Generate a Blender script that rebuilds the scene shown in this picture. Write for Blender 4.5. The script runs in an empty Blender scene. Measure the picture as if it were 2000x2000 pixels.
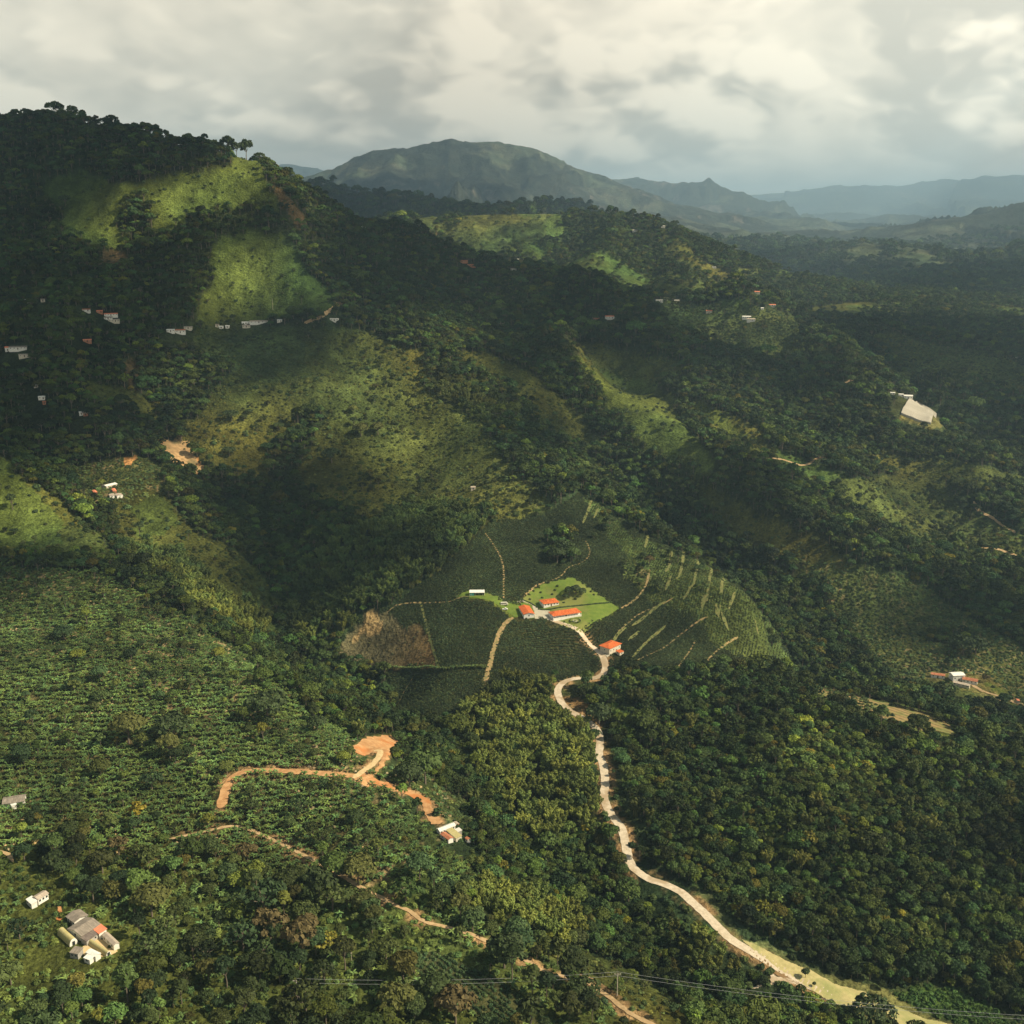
EXPOSURE = 0.60
SUN_E = 5.0
OVERHEAD = 0.22
CLD = ((4.3, 4.1, 3.4), (7.6, 6.95, 5.5))
HAZE_C = (.50, .76, 1.0, 1)
HAZE_D = 5.8e-5
import bpy, math, random
import numpy as np
from mathutils import Vector, Matrix

R = math.radians
C = bpy.context.scene.collection
scene = bpy.context.scene
rng = np.random.default_rng(11)
random.seed(5)

# ------------------------------------------------------------------ camera
CAMZ = 300.0
PITCH = R(15.1)
F = 1000 / math.tan(R(25))           # focal length in 2000-pixel units
cd = bpy.data.cameras.new('camera'); cam = bpy.data.objects.new('camera', cd); C.objects.link(cam)
cd.sensor_width = 36; cd.sensor_height = 36; cd.sensor_fit = 'HORIZONTAL'; cd.angle = R(50)
cd.clip_start = 1; cd.clip_end = 200000
cam.location = (0, 0, CAMZ); cam.rotation_euler = (R(90) - PITCH, 0, 0)
scene.camera = cam

# ------------------------------------------------------------------ render and exposure
scene.render.engine = 'CYCLES'
cy = scene.cycles
cy.use_denoising = True
try: cy.denoiser = 'OPENIMAGEDENOISE'
except Exception: pass
cy.max_bounces = 5; cy.diffuse_bounces = 2; cy.glossy_bounces = 1; cy.transmission_bounces = 2
cy.volume_bounces = 0; cy.transparent_max_bounces = 6
cy.sample_clamp_indirect = 4
scene.view_settings.view_transform = 'Standard'; scene.view_settings.look = 'None'
scene.view_settings.exposure = EXPOSURE; scene.view_settings.gamma = 1

# ------------------------------------------------------------------ sun and sky
SUN_EL, SUN_AZ = R(43), R(-8)        # azimuth from +x towards +y: from the right, a little behind the camera
S = Vector((math.cos(SUN_EL) * math.cos(SUN_AZ), math.cos(SUN_EL) * math.sin(SUN_AZ), math.sin(SUN_EL)))
sd = bpy.data.lights.new('sun', 'SUN'); sd.energy = SUN_E; sd.angle = R(2.0); sd.color = (1.0, 0.87, 0.63)
sun = bpy.data.objects.new('sun', sd); C.objects.link(sun)
sun.rotation_euler = S.to_track_quat('Z', 'Y').to_euler()

class NT:
    def __init__(s, t): s.t = t; s.n = t.nodes; s.l = t.links
    def new(s, typ, ins=None, **kw):
        n = s.n.new(typ)
        for k, v in kw.items(): setattr(n, k, v)
        for k, v in (ins or {}).items(): s.put(n.inputs[k], v)
        return n
    def put(s, sock, v):
        if isinstance(v, bpy.types.NodeSocket): s.l.new(v, sock)
        elif isinstance(v, bpy.types.Node): s.l.new(v.outputs[0], sock)
        else: sock.default_value = v
    def math(s, op, a, b=0.0, clamp=False):
        n = s.new('ShaderNodeMath', {0: a, 1: b}, operation=op, use_clamp=clamp); return n.outputs[0]
    def mix(s, f, a, b, blend='MIX'):
        n = s.n.new('ShaderNodeMix'); n.data_type = 'RGBA'; n.blend_type = blend
        s.put(n.inputs[0], f); s.put(n.inputs[6], a); s.put(n.inputs[7], b); return n.outputs[2]
    def noise(s, vec, scale, detail=4, rough=0.55, dist=0.0):
        n = s.new('ShaderNodeTexNoise', {'Scale': scale, 'Detail': detail, 'Roughness': rough, 'Distortion': dist})
        if vec is not None: s.put(n.inputs['Vector'], vec)
        return n.outputs[0]
    def ramp(s, f, lo, hi, a=0.0, b=1.0, smooth=True):
        n = s.new('ShaderNodeMapRange', {0: f, 1: lo, 2: hi, 3: a, 4: b})
        if smooth: n.interpolation_type = 'SMOOTHSTEP'
        return n.outputs[0]

world = bpy.data.worlds.new('World'); scene.world = world; world.use_nodes = True
w = NT(world.node_tree); w.n.clear()
sky = w.new('ShaderNodeTexSky', sky_type='NISHITA'); sky.sun_disc = False
sky.sun_elevation = SUN_EL; sky.sun_rotation = R(90) - SUN_AZ
sky.air_density = 1.2; sky.dust_density = 2.0; sky.ozone_density = 1.5
tc = w.new('ShaderNodeTexCoord'); sp = w.new('ShaderNodeSeparateXYZ', {0: tc.outputs['Generated']})
dx, dy, dz = sp.outputs
zz = w.math('ADD', w.math('MAXIMUM', dz, 0.0), 0.075)
cxx = w.math('DIVIDE', dx, zz); cyy = w.math('DIVIDE', dy, zz)
# cumulus in perspective: plan coordinates flatten the bands towards the horizon
pos = w.new('ShaderNodeCombineXYZ', {0: cxx, 1: cyy, 2: 0.0}).outputs[0]
side = w.new('ShaderNodeCombineXYZ', {0: w.math('MULTIPLY', dx, 9.0), 1: w.math('MULTIPLY', dy, 3.0), 2: w.math('MULTIPLY', w.math('POWER', w.math('MAXIMUM', dz, 0.0), .8), 13.0)}).outputs[0]
def billow(vec, sc):
    tot = None
    for k, (f_, a_) in enumerate(((1, .55), (2.1, .30), (4.3, .17), (8.9, .10))):
        n = w.noise(vec, sc * f_, 0, .5); b_ = w.math('MULTIPLY', w.math('ABSOLUTE', w.math('SUBTRACT', n, .5)), 3.4 * a_)
        tot = b_ if tot is None else w.math('ADD', tot, b_)
    return tot
n1 = w.noise(pos, 0.30, 2, 0.5, 0.0)
n2 = billow(side, .50)
sft = w.new('ShaderNodeVectorMath', {0: side, 1: (0.22, 0.0, 0.30)}, operation='ADD').outputs[0]
n3 = billow(sft, .50)
big = w.noise(side, .38, 4, .5)
relief = w.math('SUBTRACT', n2, n3)                         # bright on the sun side of each billow
edge = w.ramp(n2, 0.30, 0.50)                               # puffs in front of the softer bank behind
puff = w.ramp(w.math('ADD', w.math('MULTIPLY', relief, 1.5), w.math('MULTIPLY', big, 1.0)), 0.30, 0.95)
bank = w.ramp(w.math('ADD', big, w.math('MULTIPLY', relief, .25)), 0.37, 0.66, .18, .92)
litm = w.math('ADD', w.math('MULTIPLY', edge, puff), w.math('MULTIPLY', w.math('SUBTRACT', 1.0, edge), bank))
ccol = w.mix(litm, (CLD[0][0], CLD[0][1], CLD[0][2], 1), (CLD[1][0], CLD[1][1], CLD[1][2], 1))
glow = w.ramp(w.math('ADD', w.math('MULTIPLY', dx, 1.0), w.math('MULTIPLY', dz, 1.5)), 0.05, 0.75, 1.0, 1.5)
over = w.math('MULTIPLY', w.math('MULTIPLY', glow, w.ramp(dz, 0.17, 0.55, 1.0, OVERHEAD)), w.ramp(dz, -.06, 0.0, .22, 1.0))          # dimmed overhead, out of view, and below the horizon to weaken ambient light
ccol = w.mix(1.0, ccol, w.new('ShaderNodeCombineColor', {0: over, 1: over, 2: over}).outputs[0], 'MULTIPLY')
cover = w.math('MULTIPLY', w.ramp(n1, 0.22, 0.40), w.ramp(dz, 0.22, 0.6, 1.0, 0.6))
skyc = w.mix(1.0, sky.outputs[0], (.62, .86, .80, 1), 'MULTIPLY')
out = w.mix(cover, skyc, ccol)
bg = w.new('ShaderNodeBackground', {0: out, 1: 0.10})
w.l.new(bg.outputs[0], w.new('ShaderNodeOutputWorld').inputs[0])

# ------------------------------------------------------------------ camera maths (pixels of the 2000-pixel photograph)
cp, sp_ = math.cos(PITCH), math.sin(PITCH)
def ray(px, py):
    v = (1000 - np.asarray(py, float)) / F; u = (np.asarray(px, float) - 1000) / F
    return u, cp + v * sp_, -sp_ + v * cp
def at(px, py, Y):
    u, dy, dz = ray(px, py); k = Y / dy
    return u * k, dy * k, CAMZ + dz * k
def proj(x, y, z):
    z = z - CAMZ; f = y * cp - z * sp_; up = y * sp_ + z * cp
    f = np.maximum(f, 1e-3)
    return 1000 + F * x / f, 1000 - F * up / f

# ------------------------------------------------------------------ noise
def _h(ix, iy, s):
    n = (ix.astype(np.int64) * 374761393 + iy.astype(np.int64) * 668265263 + s * 1274126177) & 0xffffffff
    n = ((n ^ (n >> 13)) * 1274126177) & 0xffffffff
    return ((n ^ (n >> 16)) & 0xffff) / 65535.0
def vnoise(x, y, s=0):
    ix = np.floor(x); iy = np.floor(y); fx = x - ix; fy = y - iy
    fx = fx * fx * fx * (fx * (fx * 6 - 15) + 10); fy = fy * fy * fy * (fy * (fy * 6 - 15) + 10)
    a = _h(ix, iy, s); b = _h(ix + 1, iy, s); c = _h(ix, iy + 1, s); d = _h(ix + 1, iy + 1, s)
    return (a * (1 - fx) + b * fx) * (1 - fy) + (c * (1 - fx) + d * fx) * fy
def fbm(x, y, o=4, s=0, g=0.5, ridged=False):
    r = 0; a = 1; t = 0
    for i in range(o):
        c, sn = math.cos(i * 1.1 + .4), math.sin(i * 1.1 + .4)
        n = vnoise((x * c - y * sn) * 2 ** i + 17.3 * i, (x * sn + y * c) * 2 ** i + 9.1 * i, s + i)
        if ridged: n = 1 - abs(2 * n - 1)
        r = r + a * n; t += a; a *= g
    return r / t
def sstep(x, a, b):
    t = np.clip((x - a) / (b - a), 0, 1); return t * t * (3 - 2 * t)

# ------------------------------------------------------------------ terrain heights
# (px, py, forward distance): the near country, read off the photograph
CTRL = []
def col(px, s):
    for t in s.split():
        py, Y = t.split(':'); CTRL.append((px, float(py), float(Y)))
col(-250, '2000:356 1600:505 1200:755 900:1010 700:1250 500:1480 300:1700 220:1800')
col(0, '2000:356 1800:415 1600:500 1400:610 1200:750 1100:840 1040:900 900:1000 860:1110 700:1240 600:1360 500:1480 400:1600 330:1680 252:1750')
col(200, '2000:358 1800:420 1600:505 1400:615 1200:755 1100:850 1060:900 955:1060 900:1120 800:1180 700:1260 620:1340 500:1480 400:1580 350:1650 250:1750')
col(400, '2000:360 1800:425 1600:508 1400:615 1250:740 1210:770 1050:980 800:1240 700:1320 620:1400 500:1500 400:1580 320:1660')
col(600, '2000:362 1800:425 1600:510 1400:630 950:1150 850:1230 750:1300 650:1400 560:1500 450:1620 383:1740')
col(800, '2000:364 1800:428 1620:500 800:1320 700:1440 620:1540 470:1850')
CTRL += [(330,960,1050),(460,1130,930),(540,1260,850),(330,1130,845),(560,1338,660),(700,1445,600),(780,1500,575),(860,1640,498),
 (430,302,1695),(500,318,1700),(120,240,1750),(520,420,1600),
 (430,960,1130),(500,1060,1035),(560,1180,940),(620,1300,845),(760,1400,748),(900,1480,665),(1000,1600,592),(1100,1750,521),(1200,1850,482),(1350,1950,442),
 (700,560,1650),(700,450,1800),
 (1050,1190,850),(990,1185,850),(1110,1190,848),(1120,1150,880),(1200,1180,870),(930,1165,865),(650,1250,868),(690,1180,895),(850,1200,858),(850,1300,790),(950,1350,752),(780,1380,775),(1100,1325,775),(1160,1300,795),(1195,1265,815),
 (1000,1100,930),(1100,1040,1000),(1000,990,1060),(1150,960,1080),(1300,1100,930),(1480,1260,832),(1300,1250,828),(1350,1090,948),(1500,1230,850),(1250,1030,1010),
 (1250,990,1160),(1400,1110,1055),(1560,1230,965),(1650,1290,905),
 (1100,930,1160),(1050,880,1230),(950,760,1400),(850,650,1520),(750,560,1650),
 (1160,1320,778),(1100,1345,752),(1110,1390,715),(1170,1450,670),(1180,1560,600),(1230,1690,540),(1300,1735,520),(1400,1820,485),(1550,1910,455),(1800,2000,430),
 (1250,1290,792),(1400,1300,780),(1570,1340,742),(1700,1385,700),(1860,1435,660),(2000,1480,630),(2250,1560,590),
 (1600,1600,563),(1800,1700,533),(1800,1900,465),(2000,1900,468),(1500,1750,520),(1350,1500,640),(2000,1700,540),(2250,1900,470),(2250,1700,535),
 (1000,2000,368),(1300,1995,380),(1600,2060,395),(2000,2060,412),(2250,2100,405),(1000,1900,400),(900,1750,455),
 (1880,1330,850),(1980,1390,800),(1900,1200,980),(1750,1100,1080),(1600,1050,1130),(1400,950,1250),(1300,850,1370),(1200,740,1560),(1100,680,1620),
 (1400,700,1650),(1500,800,1480),(1600,900,1340),(1800,1000,1220),(2000,1100,1120),(1800,810,1500),(1700,700,1680),(2000,900,1400),(2000,780,1600),(2250,1100,1120),(2250,850,1500),(2250,1350,840),
 (1000,530,2000),(1000,620,1800),(1000,700,1620),(900,900,1200),(950,970,1100),(700,1050,1010),(600,1150,958),(700,1150,938),(780,1080,960),
 (870,498,1880),(1150,562,2030),(1300,592,2050),(1500,600,2000),(1400,585,2030),(1700,642,1900),(1900,692,1800),(2000,722,1750),(2250,800,1700),(1250,640,1850),(1500,660,1820),(1700,680,1760)]
P3 = [at(*c) for c in CTRL]
# ground behind the crests and under the camera (plan x, plan y, height)
for px, Y, z in [(-250,2100,330),(0,2050,330),(200,2050,300),(430,2000,220),(500,2000,205),(600,2050,160),(700,2150,130),(850,2200,110),(1000,2300,95),(1150,2300,85),(1300,2300,75),(1500,2250,65),(1700,2150,58),(1900,2100,52),(2000,2100,50),(2250,2100,48),
                 (-250,2550,200),(0,2550,190),(300,2500,150),(600,2550,90),(900,2650,75),(1200,2650,65),(1500,2650,58),(1800,2650,54),(2250,2650,52)]:
    P3.append(((px - 1000) / F * Y * 1.0, Y, z))
for x, z in [(-400, 25), (-150, 5), (0, -5), (150, -25), (400, -60)]:
    P3.append((x, 160.0, z)); P3.append((x * .8, 260.0, z))
# gully floors hidden behind spurs
for px, py, Y, dz in [(60,900,1085,-16),(250,1060,905,-12),(170,1030,930,-8),(1700,1385,800,-32),(1860,1435,760,-35),(1500,1300,850,-30),(2000,1480,720,-38)]:
    x, y, z = at(px, py, Y); P3.append((x, y, z + dz if dz > -30 else -62))
P3 = np.array(P3)
def tps_fit(P):
    X = P[:, :2] / 1000; n = len(X)
    d2 = ((X[:, None] - X[None]) ** 2).sum(-1)
    K = 0.5 * d2 * np.log(d2 + 1e-12) + np.eye(n) * 2e-5
    A = np.zeros((n + 3, n + 3)); A[:n, :n] = K; A[:n, n] = 1; A[:n, n + 1:] = X; A[n, :n] = 1; A[n + 1:, :n] = X.T
    b = np.zeros(n + 3); b[:n] = P[:, 2]
    return X, np.linalg.solve(A, b)
TX, TW = tps_fit(P3)
def tps(x, y):
    x = x / 1000; y = y / 1000; r = TW[-3] + TW[-2] * x + TW[-1] * y
    for (a, b), wt in zip(TX, TW):
        d2 = (x - a) ** 2 + (y - b) ** 2
        r = r + wt * 0.5 * d2 * np.log(d2 + 1e-12)
    return r
def polyline_dist(x, y, pts):
    """distance to a plan polyline, length along it, and interpolated height"""
    best = np.full(x.shape, 1e12); s = np.zeros(x.shape); zc = np.zeros(x.shape); L = 0; side = np.zeros(x.shape)
    for (ax, ay, az), (bx, by, bz) in zip(pts[:-1], pts[1:]):
        ex, ey = bx - ax, by - ay; l2 = ex * ex + ey * ey; l = math.sqrt(l2)
        t = np.clip(((x - ax) * ex + (y - ay) * ey) / l2, 0, 1)
        d = (x - ax - t * ex) ** 2 + (y - ay - t * ey) ** 2
        m = d < best
        best = np.where(m, d, best); s = np.where(m, L + t * l, s); zc = np.where(m, az + t * (bz - az), zc)
        L += l
    return np.sqrt(best), s, zc
# relief lines on the near country: (+ridge / -gully height, half width, pixels with distances)
LINES = [
 (40.5, 60, [(1105,695,1600),(1200,775,1470),(1300,855,1350),(1385,905,1270)]),
 (-32.4, 55, [(1180,690,1620),(1300,790,1450),(1420,880,1330)]),
 (32.4, 60, [(1300,770,1500),(1400,830,1400),(1500,890,1320),(1640,975,1220)]),
 (-28.4, 60, [(1120,820,1330),(1260,930,1220),(1400,1040,1120)]),
 (28.4, 55, [(1450,960,1220),(1560,1060,1120),(1680,1120,1060)]),
 (29.7, 60, [(1700,900,1370),(1850,960,1280),(1980,1040,1180)]),
 (-28.4, 50, [(1620,840,1430),(1750,930,1330),(1900,1010,1220)]),
 (22, 45, [(540,400,1640),(600,520,1530),(645,600,1440)]),
 (-18, 60, [(480,450,1560),(400,600,1420),(330,760,1280)]),
 (-14, 50, [(250,470,1500),(240,620,1340),(300,800,1190)]),
 (12, 45, [(120,640,1310),(200,800,1190),(300,940,1075)]),
 (22, 60, [(760,620,1540),(860,750,1400),(960,880,1220),(1010,960,1100)]),
 (-12, 50, [(560,760,1290),(520,880,1200),(470,980,1110)]),
 (10, 40, [(480,830,1240),(440,900,1180)]),
 (32.4, 50, [(1150,600,1900),(1300,700,1680),(1420,780,1530)]),
 (28.4, 60, [(1450,610,1960),(1600,720,1680),(1750,830,1480),(1900,950,1330)]),
 (-28.4, 60, [(1600,640,1900),(1750,740,1640),(1950,850,1460)]),
 (9, 30, [(0,880,1010),(80,935,965),(150,1010,915)]),
]
# far ridges: crest (px, py, Y), reach of the flank, gully size along the crest
FAR = [
 ([(690,455,3500),(760,430,3350),(830,425,3300),(1000,418,3300),(1100,420,3300),(1200,419,3300),(1270,425,3250),(1330,448,3200),(1400,480,3150),(1480,510,3150),(1570,540,3100)], 420, 240),
 ([(1200,419,3300),(1190,460,3000),(1150,520,2700)], 200, 150),
 ([(1320,440,3250),(1330,500,2900),(1300,550,2650)], 190, 150),
 ([(1480,560,3800),(1570,553,3900),(1700,562,4100),(1800,556,4100),(1880,543,4000),(1940,540,4000),(2080,548,4000),(2300,540,4000)], 330, 300),
 ([(560,362,4600),(640,358,4700),(720,378,4700),(800,388,4600),(860,400,4500),(940,404,4400),(1010,403,4500),(1060,396,4600),(1130,402,4700)], 380, 300),
 ([(1530,500,5600),(1600,486,5600),(1690,474,5600),(1760,480,5500),(1830,505,5300),(1900,535,5100)], 421, 350),
 ([(1300,440,6800),(1370,466,6800),(1440,482,6800),(1520,490,6600),(1600,500,6400)], 501, 300),
 ([(1930,500,5600),(1990,480,5600),(2060,470,5600),(2300,470,5600)], 421, 330),
 ([(1560,492,9000),(1620,452,9500),(1680,430,10000),(1745,420,10000),(1810,438,9600)], 900, 500),
 ([(1700,486,7600),(1780,462,7800),(1840,432,8000),(1890,423,8000),(1950,418,8000),(2000,402,8000),(2100,380,8200),(2300,360,8500)], 1101, 450),
 ([(600,350,6600),(650,335,6500),(690,312,6500),(735,296,6500),(790,289,6450),(830,279,6450),(872,270,6450),(882,267,6450),(905,274,6450),(950,279,6450),(990,286,6450),(1040,289,6450),(1065,300,6450),(1110,326,6400),(1150,336,6400),(1170,338,6400),(1205,358,6300),(1260,388,6200),(1320,424,6000),(1400,452,5800)], 1000, 520),
 ([(1065,300,6450),(1090,350,6000),(1130,385,5700),(1160,405,5500)], 500, 330),
 ([(790,289,6450),(760,330,6050),(760,372,5700)], 500, 330),
 ([(950,279,6450),(940,330,6000),(960,380,5600)], 450, 330),
 ([(1140,372,9600),(1205,353,9500),(1240,347,9500),(1275,354,9400),(1320,358,9300),(1360,353,9200),(1372,352,9200),(1385,343,9200),(1396,353,9200),(1412,362,9200),(1440,390,9000),(1490,430,8800),(1550,478,8600)], 560, 330),
 ([(480,340,12000),(560,322,12000),(610,325,12000),(650,335,12000),(760,345,12000)], 1500, 700),
 ([(1350,400,17500),(1430,390,17500),(1500,378,17500),(1560,372,17500),(1640,362,17000),(1700,363,17000),(1760,362,17000),(1800,354,17000),(1850,350,17000),(1880,352,17000),(1925,345,17000),(1960,340,16500),(2050,342,16500),(2300,330,16500)], 2200, 900),
]
def _k(Y): return 1.0 if Y < 4350 else 1.0 + .7 * min(1, (Y - 4350) / 1400)
FAR = [(pts, rc, gs) if rc in (421, 501, 1101) else ([(a, b, Y * _k(Y)) for a, b, Y in pts], rc * _k(pts[0][2]), gs * _k(pts[0][2])) for pts, rc, gs in FAR]
def far_height(x, y):
    base = 52 + 26 * (fbm(x / 900, y / 900, 5, 31) - .5) * sstep(y, 2200, 3200) * 2
    base = base + 190 * np.clip(fbm(x / 1700, y / 1700, 5, 61, .5, True) - .42, 0, 1) * sstep(y, 4300, 7000)
    best = np.zeros(x.shape)
    for pts, reach, gs in FAR:
        P = [at(*p) for p in pts]
        d, s, zc = polyline_dist(x, y, P)
        g = fbm(s / gs + (x * .4 + y) / gs * .25, d / gs * .35, 4, int(reach), .5, True)
        k = d / reach * (1 + (1.7 if reach >= 900 else .8) * (0.60 - g) * np.minimum(1, d / (reach * .22)))
        h = (zc - base) * np.exp(-np.maximum(k, 0) ** 1.25)
        h = h - (d / reach) * 3
        best = np.maximum(best, h) + 0.18 * np.minimum(best, np.maximum(h, 0)) * np.exp(-abs(best - h) / 40) * 0
    z = base + best
    return z + (fbm(x / 260, y / 260, 5, 77, .55) - .5) * 30 * sstep(y, 2500, 4200) + (fbm(x / 700, y / 700, 6, 79, .55, True) - .62) * 120 * sstep(y, 5500, 9000) * np.clip((z - 60) / 200, .1, 1)
def height(x, y):
    z = np.zeros(x.shape)
    near = y < 2750
    zn = tps(x[near], y[near])
    xs, ys = x[near], y[near]
    for amp, wd, pts in LINES:
        d, _, _ = polyline_dist(xs, ys, [at(*p) for p in pts])
        zn = zn + amp * np.exp(-(d / wd) ** 2)
    wild = 1 - np.exp(-(((xs - 60) / 260) ** 2 + ((ys - 860) / 190) ** 2))       # the farmed spur stays smooth
    far_w = sstep(ys, 900, 1500)
    zn = zn + (fbm(xs / 130, ys / 130, 4, 3) - .5) * (7 + 15 * far_w) * wild + (fbm(xs / 210 + ys / 800, ys / 420 - xs / 500, 4, 9, .5, True) - .6) * (4 + 40 * far_w) * wild
    z[near] = zn
    fr = y > 2250
    zf = far_height(x[fr], y[fr])
    wgt = sstep(y[fr], 2350, 2700)
    z[fr] = z[fr] * (1 - wgt) + zf * wgt
    return z
UM = 0.84
NC = 1060
ys = [150.0]
while ys[-1] < 46000:
    ys.append(ys[-1] * (1.0052 if ys[-1] < 2600 else 1.005))
YR = np.array(ys); NR = len(YR); LY = np.log(YR)
UC = np.linspace(-UM, UM, NC)
GX = YR[:, None] * UC[None]; GY = np.repeat(YR[:, None], NC, 1)
GZ = height(GX.ravel(), GY.ravel()).reshape(NR, NC)
def rowcol(x, y):
    y = np.maximum(y, 151)
    r = np.interp(np.log(y), LY, np.arange(NR)); c = (x / y + UM) / (2 * UM) * (NC - 1)
    return np.clip(r, 0, NR - 1.001), np.clip(c, 0, NC - 1.001)
def hgt(x, y, A=None):
    A = GZ if A is None else A
    x = np.asarray(x, float); y = np.asarray(y, float)
    r, c = rowcol(x, y); i = r.astype(int); j = c.astype(int); fr = r - i; fc = c - j
    return (A[i, j] * (1 - fc) + A[i, j + 1] * fc) * (1 - fr) + (A[i + 1, j] * (1 - fc) + A[i + 1, j + 1] * fc) * fr
def hit(px, py, ymin=300):
    """where the ground is first met along the line of sight of a photograph pixel"""
    u, dyy, dzz = [float(v) for v in ray(px, py)]
    t = np.exp(np.linspace(math.log(ymin), math.log(40000), 7000))
    x = u / dyy * t; z = CAMZ + dzz / dyy * t
    b = (z <= hgt(x, t))
    k = int(np.argmax(b)) if b.any() else len(t) - 1
    return float(x[k]), float(t[k]), float(hgt(x[k], t[k]))

# ------------------------------------------------------------------ land cover, as areas on the ground
CROPS = {'F': (0, 0, .966), 1: (0, 150, 2.76), 2: (600, 150, 2.76), 3: (1300, 250, 2.76), 4: (0, 750, 2.76), 5: (600, 850, 2.76),
         6: (1300, 850, 2.76), 7: (0, 1300, 2.76), 8: (600, 1300, 2.76), 9: (1300, 1300, 2.76), 'H': (880, 1120, 5.367), 'P': (0, 0, 1), 'W': (1720, 740, 12.07)}
def cv(crop, pts):
    ox, oy, k = CROPS[crop]; return [(ox + a / k, oy + b / k) for a, b in pts]
def nums(s):
    v = [float(t) for t in s.replace(';', ' ').replace(',', ' ').split()]
    return list(zip(v[::2], v[1::2]))
FOREST, PASTURE, COFFEE, BANANA, BAMBOO, SOIL, SCRUB, LAWN, LOWCROP, KEEP, BROWN, STRIPE, SPARSE, BRIGHT, CORNER = range(15)
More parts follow.
